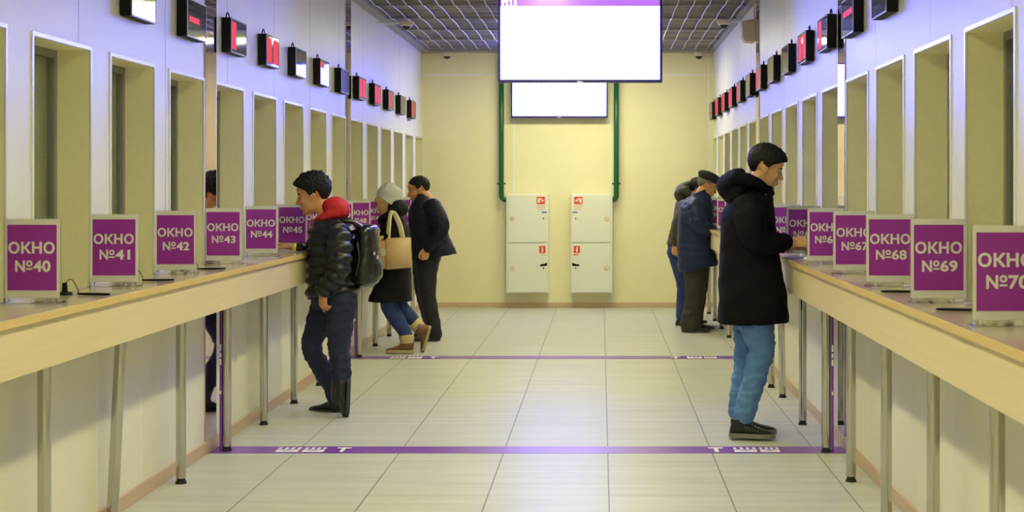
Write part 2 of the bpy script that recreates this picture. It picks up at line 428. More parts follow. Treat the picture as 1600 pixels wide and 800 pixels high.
# ------------------------------------------------------------------ floor tapes
def glyph(bm, x, w, kind, y0, d):
    z0, z1 = .0016, .0021
    def r(a, b, c, e): add_box(bm, (x+a*w, y0+c*d, z0), (x+b*w, y0+e*d, z1))
    if kind == 'T': r(0, 1, .80, 1.0); r(.36, .64, 0, .80)
    else:
        r(0, 1, 0, .22); r(0, .30, .22, .36); r(.70, 1, .22, .36); r(0, 1, .36, .50)
        r(0, .14, .62, 1); r(.30, .44, .62, 1); r(.58, .72, .62, 1); r(.86, 1, .62, 1)
for i, (y0, lab) in enumerate(((7.905, 'purple tape with white marks across the floor, nearer to the viewer'), (12.235, 'purple tape with white marks across the floor, farther away'))):
    t = thing('floor_tape', lab, 'tape', ((XL+XR)/2, y0, 0), 'purple tapes across the floor')
    b = bmesh.new(); add_box(b, (XL+.016, y0, .0002), (XR-.016, y0+.205, .0014)); tb = obj('tape_band', b, M['purple'], t)
    xs = lambda px, yy=y0: (px-VX)*(7.99/2150)
    off = 0
    for (a, c, kd) in ((432,467,'E'), (474,507,'E'), (524,546,'T'), (1108,1131,'T'), (1147,1182,'E'), (1188,1218,'E')):
        b = bmesh.new(); glyph(b, xs(a), xs(c)-xs(a), kd, y0+.035, .135); obj('letter', b, M['paper'], t)

# ------------------------------------------------------------------ screens and ceiling lamps (light sources of the hall, plus one added lamp)
scr_em = bpy.data.materials.new('screen_glow'); scr_em.use_nodes = True
nt = scr_em.node_tree; nt.nodes.clear(); e = nt.nodes.new('ShaderNodeEmission'); o_ = nt.nodes.new('ShaderNodeOutputMaterial'); nt.links.new(e.outputs[0], o_.inputs[0])
e.inputs[0].default_value = (*SCREEN_COL, 1); e.inputs[1].default_value = SCREEN_POWER
scr_em2 = scr_em.copy(); scr_em2.name = 'wall_screen_glow'; scr_em2.node_tree.nodes['Emission'].inputs[1].default_value = SCREEN_POWER*.75
M['bezel'] = mat('screen_bezel', (.02,.012,.16), .3)  # blue screen glow and lens fringe put into the bezel colour
M['band'] = mat('screen_band', (.1,.03,.2), .3, emit=(.60,.20,1.0), estr=.95)
M['faint'] = mat('screen_clock', (.5,.55,.52), .5, emit=(.74,.82,.79), estr=1.0)
def screen(name, label, xc, y, w, z0, h, big):
    t = thing(name, label, 'screen', (xc, y, z0))
    b = bmesh.new(); z1 = z0+h
    add_box(b, (xc-w/2, y, z0), (xc+w/2, y+.05, z1), .006); add_box(b, (xc-w*.3, y+.05, z0+h*.2), (xc+w*.3, y+.08, z1-h*.2), .004)
    obj('housing', b, M['bezel'], t)
    bz = .020; b = bmesh.new()
    zt = z1-bz-(.105 if big else 0)
    add_box(b, (xc-w/2+bz, y-.001, z0+bz+.004), (xc+w/2-bz, y+.002, zt)); obj('screen_face', b, scr_em if big else scr_em2, t)
    b = bmesh.new(); add_box(b, (xc-.022+(.0), y-.003, z0+.001), (xc+.022, y+.002, z0+.010)); obj('status_light', b, M['sign_white'], t)
    if big:
        b = bmesh.new(); add_box(b, (xc-w/2+bz, y-.001, zt), (xc+w/2-bz, y+.002, z1-bz)); obj('title_band', b, M['band'], t)
        b = bmesh.new(); add_box(b, (xc-w/2+.028, y-.0022, zt-.002), (xc-w/2+.14, y-.001, z1-bz-.002)); obj('logo_panel', b, M['sign_white_lit'], t)
        b = bmesh.new()
        for k in range(3): add_box(b, (xc-w/2+.045+.03*k, y-.0032, zt+.004), (xc-w/2+.062+.03*k, y-.0024, zt+.03+.012*k))
        obj('logo_mark', b, M['band'], t)
        b = bmesh.new()
        merge(b, text_bm('07 28', .105, .036), Matrix.Translation((xc+w*.11, y-.002, zt-.15)))
        merge(b, text_bm('11 47', .105, .036), Matrix.Translation((xc+w*.11, y-.002, zt-.21)))
        obj('clock_digits', b, M['faint'], t)
        b = bmesh.new(); add_cyl(b, (xc, y+.12, z1-h*.5), (xc, y+.12, ZC+.02), .025); add_box(b, (xc-.12, y+.08, z1-h*.6), (xc+.12, y+.11, z1-h*.4)); add_cyl(b, (xc, y+.12, ZC-.0), (xc, y+.12, ZC+.03), .07)
        obj('ceiling_mount', b, M['grey'], t)
    else:
        b = bmesh.new(); add_box(b, (xc-.2, y+.08, z0+h*.3), (xc+.2, YE-.0, z0+h*.7)); obj('wall_bracket', b, M['grey'], t)
    return t
M['sign_white_lit'] = mat('screen_white', (.8,.8,.8), .3, emit=(1,1,1), estr=1.)
YB = 2150*1.24/257; zB = H+(VY-129)*YB/FPX
screen('hanging_screen', 'large glowing white screen with purple band hanging from the ceiling', (906.5-VX)*YB/FPX, YB, 1.24, zB, .70, True)
YS = 17.34; zS_ = H+(VY-184)*YS/FPX
screen('wall_screen', 'smaller glowing white screen on the end wall below the large one', (874-VX)*YS/FPX, YS, 151*YS/FPX, zS_, .69, False)

lamp_em = bpy.data.materials.new('lamp_glow'); lamp_em.use_nodes = True
nt = lamp_em.node_tree; nt.nodes.clear(); e = nt.nodes.new('ShaderNodeEmission'); o_ = nt.nodes.new('ShaderNodeOutputMaterial'); nt.links.new(e.outputs[0], o_.inputs[0])
e.inputs[0].default_value = (*LAMP_COL, 1); e.inputs[1].default_value = LAMP_POWER
for i, (y, hl) in enumerate(((-1.5,.75), (.6,.75), (2.7,.75), (4.8,.75), (6.9,.75), (9.0,.75), (11.1,.75), (13.2,.75))):
    xm = -.42 if y < 12 else -.24
    t = thing('ceiling_lamp', 'linear lamp with added light shields under the ceiling, number %d from the near end' % (i+1), 'lamp', (xm, y, ZC), 'ceiling lamps')
    b = bmesh.new(); add_box(b, (xm-.125, y-hl, ZC-.012), (xm+.125, y+hl, ZC+.02)); add_box(b, (xm-.125, y-hl, ZC-SHIELD), (xm-.117, y+hl, ZC-.012)); add_box(b, (xm+.117, y-hl, ZC-SHIELD), (xm+.125, y+hl, ZC-.012))  # side plates added to keep lamp light off the upper walls
    add_box(b, (xm-.117, y-hl, ZC-.03), (xm+.117, y-hl+.008, ZC-.012)); add_box(b, (xm-.117, y+hl-.008, ZC-.03), (xm+.117, y+hl, ZC-.012)); obj('lamp_housing', b, M['white_trim'], t)
    b = bmesh.new(); add_box(b, (xm-.112, y-hl+.01, ZC-.020), (xm+.112, y+hl-.01, ZC-.0125)); obj('diffuser', b, lamp_em, t)
t = thing('ceiling_lamp', 'added unseen lamp across the ceiling behind the hanging screen', 'lamp', (-.23, 15.9, ZC), 'ceiling lamps')  # unseen lamp added to brighten the end wall evenly
b = bmesh.new(); add_box(b, (-1.08, 15.75, ZC-.012), (.60, 16.05, ZC+.02)); obj('lamp_housing', b, M['white_trim'], t)
b = bmesh.new(); add_box(b, (-1.07, 15.76, ZC-.030), (.59, 16.04, ZC-.0125)); obj('diffuser', b, lamp_em, t)
# ------------------------------------------------------------------ numbered counter signs
def sign_parts(t, n, hold, sheet, pan, word):
    for nm, me in (('acrylic_holder', hold), ('sheet', sheet), ('purple_panel', pan), ('word_lettering', word)):
        o = bpy.data.objects.new(nm, me); C.objects.link(o); o.parent = t
    b = bmesh.new()
    merge(b, text_bm('N', .038, .044)); merge(b, text_bm('o', .025, .024), Matrix.Translation((.042, 0, .020))); add_box(b, (.042, -.0002, .008), (.067, .0002, .0145))
    merge(b, text_bm('%d' % n, .066, .044), Matrix.Translation((.070, 0, 0)))
    bmesh.ops.translate(b, verts=b.verts, vec=(-.064, -.0066, .0))
    bmesh.ops.translate(b, verts=b.verts, vec=(0, 0, .319-.022-.135-.044))
    o = obj('number_lettering', b, M['sign_white']); o.parent = t
def mk(bm, m):
    me = bpy.data.meshes.new('part'); bmesh.ops.recalc_face_normals(bm, faces=bm.faces); bm.to_mesh(me); bm.free(); me.materials.append(m); return me
b = bmesh.new(); add_box(b, (-.109, -.0012, .0035), (.109, .0012, .324), .0005); add_box(b, (-.109, -.034, 0), (.109, .045, .0033), .0005)
add_box(b, (-.105, -.018, .0035), (-.085, -.0014, .018), .002); add_box(b, (.055, -.018, .0035), (.098, -.0014, .018), .002); s_hold = mk(b, M['acrylic'])
b = bmesh.new(); add_box(b, (-.1055, -.0035, .019), (.1055, -.0016, .319)); s_sheet = mk(b, M['sign_white'])
b = bmesh.new(); add_box(b, (-.0945, -.0055, .048), (.0945, -.0036, .297)); s_pan = mk(b, M['sign_purple'])
b = text_bm('ОКНО', .178, .046); bmesh.ops.translate(b, verts=b.verts, vec=(-.090, -.0066, .297-.064-.046)); s_word = mk(b, M['sign_white'])
rs = random.Random(3)
for side, x, lst in (('left', -2.163, [(40+i, 5.236+.8815*i) for i in range(13)]), ('right', 1.285, [(70-i, 4.367+.8738*i) for i in range(14)])):
    for i, (n, y) in enumerate(lst):
        t = thing('window_sign', 'purple and white desk sign reading ОКНО №%d on the %s counter' % (n, side), 'sign', (x, y, ZTOP+.0005), 'numbered signs along the %s counter' % side)
        t.rotation_euler = (0, 0, math.radians(rs.uniform(-3, 3)))
        sign_parts(t, n, s_hold, s_sheet, s_pan, s_word)

# ------------------------------------------------------------------ LED ticket displays on the side walls
bL, bH, bD = .353, .207, .058
ordn = ['first','second','third','fourth','fifth','sixth','seventh','eighth','ninth','tenth','eleventh','twelfth','thirteenth']
def led_box(side, xw, s, y, z, lit, label, tilt=0):
    t = thing('ticket_display', label, 'display', (xw, y, z), 'ticket displays on the %s wall' % side)
    b = bmesh.new(); add_box(b, (xw+s*.004, y, z), (xw+s*bD, y+bL, z+bH), .002); obj('housing', b, M['black'], t)
    b = bmesh.new(); add_box(b, (xw+s*bD, y+.008, z+.008), (xw+s*(bD+.002), y+bL-.008, z+bH-.008)); obj('display_panel', b, M['led_panel'], t)
    q = .006; b = bmesh.new(); X0, X1 = xw+s*(bD-.001), xw+s*(bD+.004)
    add_box(b, (X0, y, z), (X1, y+bL, z+q)); add_box(b, (X0, y, z+bH-q), (X1, y+bL, z+bH)); add_box(b, (X0, y, z+q), (X1, y+q, z+bH-q)); add_box(b, (X0, y+bL-q, z+q), (X1, y+bL, z+bH-q))
    obj('bezel', b, M['alu'], t)
    for (u0, u1, v0, v1) in lit:
        b = bmesh.new(); n = max(2, int((u1-u0)*bL/.022)); 
        for k in range(n):
            a0 = y+bL*(u0+(u1-u0)*k/n); a1 = y+bL*(u0+(u1-u0)*(k+.86)/n)
            add_box(b, (xw+s*(bD+.0021), a0, z+bH*v0), (xw+s*(bD+.0031), a1, z+bH*v1))
        obj('lit_digits', b, M['led_red'], t)
    b = bmesh.new()
    yy = y+bL*.12
    pts = [Vector((xw+s*.028, yy+.035*math.cos(a), z+bH-.012+.045*math.sin(a))) for a in [PI*k/8 for k in range(9)]]
    add_tube(b, pts, [.004]*9, n=8, sub=1, ref=Vector((1,0,0))); obj('cable_loop', b, M['black'], t, True)
F_, T_ = (.05,.42,.1,.9), (.52,.95,.1,.9)
litL = {0:[(.35,.9,.72,.88)], 1:[(.1,.62,.40,.55)], 2:[(.04,.34,.1,.9)], 3:[F_,T_], 4:[], 5:[(.05,.42,.66,.9)], 6:[], 7:[F_,T_], 8:[F_,T_], 9:[F_], 10:[], 11:[F_], 12:[]}
litR = {0:[(.6,.95,.55,.9)], 1:[(.1,.9,.52,.68)], 2:[(.58,.92,.08,.92)], 3:[F_,T_], 4:[], 5:[], 6:[(.52,.95,.1,.9)], 7:[], 8:[(.52,.95,.1,.9)], 9:[F_,T_], 10:[F_,T_], 11:[F_,T_], 12:[(.5,.9,.3,.45)]}
def led_desc(l): return 'unlit' if not l else ('with one red lit field' if len(l) == 1 else 'with two red lit fields')
for k in range(12): led_box('left', XL, 1, 6.48+.8718*k, 2.338, litL[k], 'black ticket display %s, %s from the viewer along the left wall' % (led_desc(litL[k]), ordn[k]))
for k in range(13): led_box('right', XR, -1, 6.61+.8665*k, 2.374, litR[k], 'black ticket display %s, %s from the viewer along the right wall' % (led_desc(litR[k]), ordn[k]))

# ------------------------------------------------------------------ end wall: fire cabinets, pipes, cameras
def cabinet(x0, x1, mir, label):
    yf = YE-.20; z0, z1 = H-(458-VY)*yf/FPX, H-(303-VY)*yf/FPX
    t = thing('fire_cabinet', label, 'cabinet', ((x0+x1)/2, yf+.1, z0), 'fire cabinets on the end wall')
    b = bmesh.new(); add_box(b, (x0, yf, z0), (x1, YE-.001, z1), .006); obj('body', b, M['white_metal'], t)
    zm = z0+(z1-z0)*.505; w = x1-x0
    X = (lambda u: x0+u*w) if not mir else (lambda u: x1-u*w)
    def bx(b, u0, u1, za, zb, d0, d1, bev=0): add_box(b, (X(u0), yf-d1, za), (X(u1), yf-d0, zb), bev)
    for nm, za, zb in (('upper', zm+.012, z1-.014), ('lower', z0+.014, zm-.016)):
        hh = zb-za
        b = bmesh.new(); bx(b, .05, .965, za, zb, -.002, .014, .003); d = obj('door', b, M['white_metal'], t)
        b = bmesh.new(); zc = za+hh*.50; add_cyl(b, (X(.145), yf-.019, zc), (X(.145), yf-.013, zc), .030, .033, 24); add_cyl(b, (X(.145), yf-.021, zc), (X(.145), yf-.0185, zc), .022, .022, 24); smooth_angle(obj('round_vent', b, M['cream_plastic'], d))
        b = bmesh.new(); add_cyl(b, (X(.885), yf-.020, zc), (X(.885), yf-.013, zc), .009); obj('lock', b, M['black'], d)
        if nm == 'upper':
            b = bmesh.new(); bx(b, .72, .92, zb-.115, zb-.022, .0145, .0155); s_ = obj('hose_sign', b, M['red'], d)
            b = bmesh.new()
            for (a, c, e, f) in ((.745,.80,-.095,-.042),(.80,.835,-.062,-.042),(.845,.862,-.088,-.05),(.835,.895,-.078,-.062)): bx(b, a, c, zb+e, zb+f, .0156, .0162)
            obj('hose_pictogram', b, M['sign_white'], s_)
            b = bmesh.new()
            for k in range(3): bx(b, .70+.02*k, .93-.01*k, zb-.142-.022*k, zb-.132-.022*k, .0145, .0152)
            obj('caption', b, M['caption'], d)
            b = bmesh.new(); bx(b, .84, .965, zb-.225, zb-.208, .0145, .0152); obj('blue_label', b, M['blue'], d)
        else:
            b = bmesh.new(); bx(b, .78, .93, zb-.110, zb-.022, .0145, .0155); s_ = obj('extinguisher_sign', b, M['red'], d)
            b = bmesh.new(); bx(b, .838, .875, zb-.098, zb-.052, .0156, .0162); bx(b, .845, .868, zb-.05, zb-.036, .0156, .0162); bx(b, .82, .845, zb-.046, zb-.038, .0156, .0162); obj('extinguisher_pictogram', b, M['sign_white'], s_)
            b = bmesh.new(); bx(b, .82, .94, zb-.138, zb-.124, .0145, .0152); obj('caption', b, M['red'] if mir else M['caption'], d)
            b = bmesh.new(); v = [b.verts.new((X(u), yf-.0152, z)) for u, z in ((.80, zc+.026), (.965, zc+.030), (.965, zc+.070), (.88, zc+.052), (.80, zc+.048))]; b.faces.new(v)
            bmesh.ops.solidify(b, geom=b.faces[:], thickness=.0006); obj('seal_tape', b, M['red'], d)
M['caption'] = mat('faded_caption', (.70,.50,.45), .5)
q = (YE-.2)/FPX
cabinet((791-VX)*q, (857-VX)*q, False, 'white double fire cabinet on the left half of the end wall')
cabinet((892-VX)*q, (957-VX)*q, True, 'white double fire cabinet on the right half of the end wall')
for px, s, lab in ((783.5, 1, 'left'), (963, -1, 'right')):
    x = (px-VX)*17.39/FPX; t = thing('fire_pipe', 'dark green water pipe bending into the %s fire cabinet' % lab, 'pipe', (x, 17.39, 1.3))
    zb = H-(312-VY)*17.39/FPX; R = .055; b = bmesh.new()
    pts = [Vector((x, 17.39, ZC-.02)), Vector((x, 17.39, 2.2))] + [Vector((x, 17.39, zb+R))]
    for k in range(1, 7):
        a = PI/2*k/6; pts.append(Vector((x+s*R*(1-math.cos(a)), 17.39, zb+R-R*math.sin(a))))
    pts.append(Vector((((791 if s > 0 else 957)-VX)*(YE-.2)/FPX-s*.0015, 17.39, zb)))
    add_tube(b, pts, [.033]*len(pts), n=16, sub=1, dome=False); obj('pipe_run', b, M['pipe'], t, True)
    zc = H-(287-VY)*17.39/FPX; b = bmesh.new(); add_cyl(b, (x, 17.39, zc-.012), (x, 17.39, zc+.012), .037); add_box(b, (x-.055, 17.385, zc-.011), (x+.055, 17.395, zc+.011)); add_box(b, (x-.015, 17.42, zc-.012), (x+.015, YE, zc+.012)); obj('pipe_clamp', b, M['pipe'], t)

def dome_cam(name, label, c, bracket):
    t = thing('dome_camera', label, 'security camera', c, 'dome cameras')
    b = bmesh.new(); c = Vector(c)
    add_cyl(b, c+Vector((0,0,-.035)), c, .066, .074, 28); smooth_angle(obj('base', b, M['cream_plastic'], t))
    b = bmesh.new(); add_ell(b, c+Vector((0,0,-.035)), (.046,.046,.050), nu=24, nv=14); obj('dome', b, M['dome'], t, True)
    b = bmesh.new(); add_cyl(b, c+Vector((0,0,-.046)), c+Vector((0,0,-.032)), .050, .056, 28); smooth_angle(obj('ring', b, M['white_trim'], t))
    if bracket:
        b = bmesh.new(); add_box(b, c+Vector((0,-.02,-.022)), Vector((bracket, c.y+.02, c.z-.004)), .004); obj('wall_arm', b, M['white_trim'], t)
def ceil_at(px, py): Y = FPX*(ZC-H)/(VY-py); return Vector(((px-VX)*Y/FPX, Y, ZC-.001))
dome_cam('c', 'white dome camera with wall arm at the left edge of the ceiling', W(635, 34, 13.9), XL)
dome_cam('c', 'white dome camera with wall arm at the right edge of the ceiling', W(1131, 32, 13.9), XR)
dome_cam('c', 'small dome camera in the left top corner of the end wall', Vector(((697-VX)*17.3/FPX, 17.40, ZC-.009)), None)
dome_cam('c', 'small dome camera in the right top corner of the end wall', Vector(((1093-VX)*17.3/FPX, 17.40, ZC-.009)), None)

# wall speaker
y0, y1 = 12.72, 12.95
t = thing('wall_speaker', 'tan wedge shaped wall speaker high on the right wall', 'speaker', (XR, y0, 2.90))
b = bmesh.new()
v = [b.verts.new(p) for p in ((XR-.001,y0,3.085),(XR-.125,y0+.01,3.065),(XR-.105,y0+.01,2.885),(XR-.001,y0,2.875),(XR-.001,y1,3.085),(XR-.125,y1-.01,3.065),(XR-.105,y1-.01,2.885),(XR-.001,y1,2.875))]
for f in ((0,1,2,3),(7,6,5,4),(0,4,5,1),(1,5,6,2),(2,6,7,3),(3,7,4,0)): b.faces.new([v[i] for i in f])
bmesh.ops.bevel(b, geom=b.edges[:], offset=.008, segments=2, affect='EDGES'); obj('speaker_case', b, M['tan'] if 'tan' in M else M['cream_plastic'], t)
b = bmesh.new(); v = [b.verts.new(p) for p in ((XR-.1285,y0+.03,3.05),(XR-.1285,y1-.03,3.05),(XR-.1115,y1-.03,2.90),(XR-.1115,y0+.03,2.90))]; b.faces.new(v); bmesh.ops.solidify(b, geom=b.faces[:], thickness=.002); obj('grille', b, M['grey'], t)
b = bmesh.new(); add_tube(b, [Vector((XR-.012, y0+.03, 3.07)), Vector((XR-.010, y0+.03, 3.15)), Vector((XR-.012, y0+.03, ZC+.01))], [.006]*3, n=8); obj('cable', b, M['cream_plastic'], t, True)

# ------------------------------------------------------------------ small things on the counters
def pen(x, y, ang, label, grp='chained pens on the counters'):
    t = thing('chained_pen', label, 'pen', (x, y, ZTOP), grp)
    b = bmesh.new(); add_cyl(b, (x, y, ZTOP), (x, y, ZTOP+.012), .032, .028, 20); add_cyl(b, (x, y, ZTOP+.011), (x, y, ZTOP+.05), .012, .009, 14); smooth_angle(obj('stand', b, M['black'], t))
    d = Vector((math.cos(ang), math.sin(ang), 0)); a = Vector((x, y, ZTOP+.006))+d*.06
    b = bmesh.new(); add_tube(b, [a, a+d*.05, a+d*.13, a+d*.145], [.0045, .0055, .005, .001], n=10); obj('pen_barrel', b, M['black'], t, True)
    b = bmesh.new(); p0 = Vector((x, y, ZTOP+.045)); add_tube(b, [p0, p0+d*.03+Vector((0,0,.02)), p0+d*.06-Vector((0,0,.025)), a], [.0018]*4, n=6); obj('cord', b, M['black'], t, True)
pen(-2.19, 5.62, -.2, 'black chained pen on the left counter between signs №40 and №41')
pen(-2.20, 6.42, .1, 'black chained pen on the left counter between signs №41 and №42')
pen(-2.20, 7.3, .15, 'black chained pen on the left counter between signs №42 and №43')
pen(1.39, 4.85, PI-.3, 'black chained pen on the right counter between signs №70 and №69')
pen(1.37, 5.72, PI-.1, 'black chained pen on the right counter between signs №69 and №68')
def sheet(name, x, y, w, d, rot, label, cat='paper', h=.0012, curl=.0):
    b = bmesh.new(); n = 8; rows = []
    for j in range(2):
        for_ = []
        for i in range(n+1):
            u = i/n-.5; for_.append(b.verts.new((u*w, (j-.5)*d, .0012+curl*(2*u)**2)))
        rows.append(for_)
    for i in range(n): b.faces.new((rows[0][i], rows[0][i+1], rows[1][i+1], rows[1][i]))
    bmesh.ops.solidify(b, geom=b.faces[:], thickness=h)
    o = obj(name, b, M['paper']); o.location = (x, y, ZTOP+h); o.rotation_euler = (0,0,rot); return tag(o, label, cat)
sheet('paper_form', -2.14, 9.33, .30, .21, .25, 'white paper form under the hand of the man with the backpack', curl=.004)
sheet('paper_form', -2.06, 8.45, .12, .12, .5, 'small white paper slip on the left counter in front of sign №44', curl=.006)
sheet('paper_form', -2.05, 8.08, .13, .07, -.4, 'white paper strip on the left counter nearest to sign №43', curl=.003)
sheet('paper_form', 1.21, 8.55, .21, .15, .3, 'white paper form under the hand of the man in the long black coat', curl=.002)
b = bmesh.new(); add_ell(b, (0,0,.012), (.05,.035,.017), nu=20, nv=12); wrinkle(b, .008, (40,40,40)); o = obj('tissue', b, M['paper'], None, True); o.location = (1.255, 8.18, ZTOP); tag(o, 'crumpled white tissue on the right counter in front of sign №66', 'tissue')
# ------------------------------------------------------------------ people
M['skin'] = mat('skin', (.74,.43,.20), .5, noise_amt=.06, noise_scale=30)
M['skin_tan'] = mat('skin_tanned', (.66,.32,.13), .5, noise_amt=.06, noise_scale=30)
M['hair'] = mat('black_hair', (.006,.005,.006), .55, spec=.3, bump=.6, bump_scale=220, stretch=(1,1,.25))
M['hair_grey'] = mat('grey_hair', (.16,.14,.12), .6)
M['eye_white'] = mat('eye_white', (.38,.33,.28), .35)
M['iris'] = mat('iris', (.015,.01,.008), .2)
M['lip'] = mat('lips', (.40,.17,.12), .5)
M['puffer'] = mat('black_puffer', (.008,.008,.013), .36, spec=.45, bump=.15, bump_scale=90)
M['coat_black'] = mat('black_coat', (.005,.005,.008), .8, spec=.12, bump=.2, bump_scale=120)
M['coat_dark'] = mat('dark_parka', (.006,.006,.010), .7, spec=.2, bump=.2, bump_scale=100)
M['navy_jacket'] = mat('navy_jacket', (.005,.007,.024), .6, spec=.25, bump=.2, bump_scale=100)
M['navy_puffer'] = mat('navy_puffer', (.011,.020,.075), .5, spec=.3, bump=.2, bump_scale=90)
M['camo'] = mat('dark_olive_jacket', (.045,.040,.026), .6, noise_amt=.75, noise_scale=14)
M['red_hood'] = mat('red_jersey', (.48,.006,.012), .75, bump=.3, bump_scale=200)
M['denim_dark'] = mat('dark_denim', (.010,.016,.058), .75, noise_amt=.25, noise_scale=9, bump=.2, bump_scale=300)
M['denim_blue'] = mat('blue_denim', (.085,.20,.44), .75, noise_amt=.28, noise_scale=8, bump=.2, bump_scale=300)
M['denim_mid'] = mat('mid_denim', (.016,.038,.16), .75, noise_amt=.25, noise_scale=9)
M['trouser_black'] = mat('black_trousers', (.006,.007,.016), .7)
M['trouser_grey'] = mat('charcoal_trousers', (.030,.026,.020), .75, noise_amt=.15)
M['shoe'] = mat('black_shoe', (.008,.008,.009), .45)
M['sole_grey'] = mat('grey_sole', (.20,.19,.17), .6)
M['sole_black'] = mat('black_sole', (.03,.03,.03), .7)
M['boot_brown'] = mat('brown_boot', (.17,.075,.030), .55, noise_amt=.2)
M['fleece'] = mat('cream_fleece', (.62,.50,.26), .9, bump=.6, bump_scale=120)
M['sole_tan'] = mat('tan_sole', (.42,.33,.18), .6)
M['knit'] = mat('pale_knit', (.62,.64,.62), .9, noise_amt=.10, noise_scale=70, bump=.8, bump_scale=160, stretch=(1,1,.35))
M['cap'] = mat('black_cap', (.010,.010,.013), .8)
M['yellow'] = mat('yellow_band', (.85,.80,.03), .5)
M['leather'] = mat('black_leather', (.008,.010,.011), .27, spec=.6, bump=.15, bump_scale=60)
M['tote'] = mat('beige_tote', (.62,.43,.24), .6, noise_amt=.06, noise_scale=60)
M['tote_side'] = mat('tan_tote_side', (.50,.30,.13), .6)
M['strap'] = mat('cream_strap', (.74,.64,.40), .6)
M['metal'] = mat('metal_fitting', (.7,.7,.68), .3, 1.)
M['button'] = mat('steel_button', (.5,.5,.5), .35, .8)
M['cuff_blue'] = mat('blue_white_cuff', (.45,.52,.75), .8)

def head_axes(f, roll=0.):
    f = Vector(f).normalized(); u = Vector((0,0,1)); u = (u-f*u.dot(f)).normalized(); l = u.cross(f)   # l = the figure's left
    return f, l, u

def add_head(bm, c, f, s=1., fem=False):
    """skull, jaw, nose, brow, lips, chin and ears as fused shapes; c = middle of the head"""
    f, l, u = head_axes(f); c = Vector(c)
    def e(a, b, d, r, n=(20,14)): add_ell(bm, c+(f*a+l*b+u*d)*s, [x*s for x in r], (f, l, u), *n)
    e(-.014, 0, .034, (.094,.074,.082)); e(.022, 0, -.025, (.066,.062,.084)); e(.020, 0, -.074, (.060,.052,.040))
    e(.040, 0, -.094, (.044,.036,.024)); e(.070, 0, -.104, (.017,.020,.016), (12,8))
    e(.073, 0, .018, (.016,.046,.011), (14,8)); e(.060, .034, -.028, (.024,.020,.024), (12,8)); e(.060, -.034, -.028, (.024,.020,.024), (12,8))
    e(.062, 0, .045, (.032,.052,.034), (14,10))
    add_tube(bm, [c+(f*.084+u*.006)*s, c+(f*.096-u*.016)*s, c+(f*.106-u*.034)*s], [.0085*s, .0105*s, .0125*s], n=10, ref=l)
    e(.094, .011, -.040, (.011,.008,.0075), (10,8)); e(.094, -.011, -.040, (.011,.008,.0075), (10,8))
    e(.084, 0, -.058, (.010,.020,.010), (10,8)); e(.087, 0, -.064, (.0095,.022,.006), (12,8)); e(.085, 0, -.076, (.0100,.018,.0068), (12,8))
    for k in (1, -1):
        e(-.004, .074*k, -.012, (.018,.008,.031), (12,8)); e(-.016, .080*k, -.008, (.010,.006,.026), (10,8)); e(-.002, .076*k, -.036, (.009,.006,.009), (8,6))

def head_parts(t, c, f, skin, brow, s=1.):
    f, l, u = head_axes(f); c = Vector(c)
    for k in (1, -1):
        b = bmesh.new(); p = c+(f*.0705+l*.031*k-u*.004)*s; add_ell(b, p, [.0125*s]*3, (f,l,u), 14, 10); e = obj('eye', b, M['eye_white'], t, True)
        b = bmesh.new(); add_ell(b, p+(f*.0090)*s, [.0045*s,.0070*s,.0070*s], (f,l,u), 12, 8); obj('iris', b, M['iris'], e, True)
        b = bmesh.new(); add_tube(b, [c+(f*.086+l*.012*k+u*.016)*s, c+(f*.085+l*.030*k+u*.022)*s, c+(f*.070+l*.048*k+u*.016)*s], [.0035*s,.0042*s,.0025*s], n=8, ref=u); obj('eyebrow', b, brow, t, True)
        b = bmesh.new(); add_tube(b, [c+(f*.0815+l*.018*k+u*.0035)*s, c+(f*.0838+l*.031*k+u*.0065)*s, c+(f*.075+l*.044*k+u*.0025)*s], [.0028*s,.0034*s,.0025*s], n=8, ref=u); obj('eyelid', b, skin, t, True)
    b = bmesh.new(); add_tube(b, [c+(f*.0865+l*.019-u*.070)*s, c+(f*.0955-u*.0685)*s, c+(f*.0865-l*.019-u*.070)*s], [.0016*s,.0038*s,.0016*s], n=8, ref=u); obj('lips', b, M['lip'], t, True)

def add_hair(t, c, f, m, s=1., top=.020, front=.062, temple=.035, side=-.030, back=-.070, fringe=.0, tuft=.006, seed=1.):
    f, l, u = head_axes(f); c = Vector(c); b = bmesh.new(); rings = []
    nu, nv = 96, 56
    for j in range(nv+1):
        ph = PI*j/nv-PI/2; ring = []
        if j in (0, nv): ph = math.copysign(PI/2-.02, ph)
        for i in range(nu):
            a = 2*PI*i/nu
            d = Vector((math.cos(ph)*math.cos(a), math.cos(ph)*math.sin(a), math.sin(ph)))
            aa = abs(math.degrees(math.atan2(math.sin(a), math.cos(a))))
            kn = [(0, front), (30, front-.004), (52, temple), (66, temple-.012), (76, side), (92, side+.004), (104, side+.035), (118, side-.004), (140, back+.012), (180, back)]
            for (a0, h0), (a1, h1) in zip(kn, kn[1:]):
                if a0 <= aa <= a1: hl = h0+(h1-h0)*(aa-a0)/(a1-a0); break
            hz = .034+.082*d.z
            k = max(0., min(1., (hz-hl)/.014)); k = k*k*(3-2*k)
            th = .004+top*(.35+.65*max(0, d.z))+fringe*max(0, d.x)**2*max(0, .75-abs(d.z-.55))
            nzv = noise.noise(Vector((d.x*9+seed, d.y*9, d.z*5)))*tuft+noise.noise(Vector((d.x*26, d.y*26+seed, d.z*12)))*tuft*.6
            r = 1+k*((th+nzv*max(0,d.z+.4))/.085)-(1-k)*.14
            ring.append(c+(f*(-.014+.096*d.x*r)+l*(.076*d.y*r)+u*(.034+.084*d.z*r))*s)
        rings.append(ring)
    rings_to_faces(b, rings); return obj('hair', b, m, t, True)

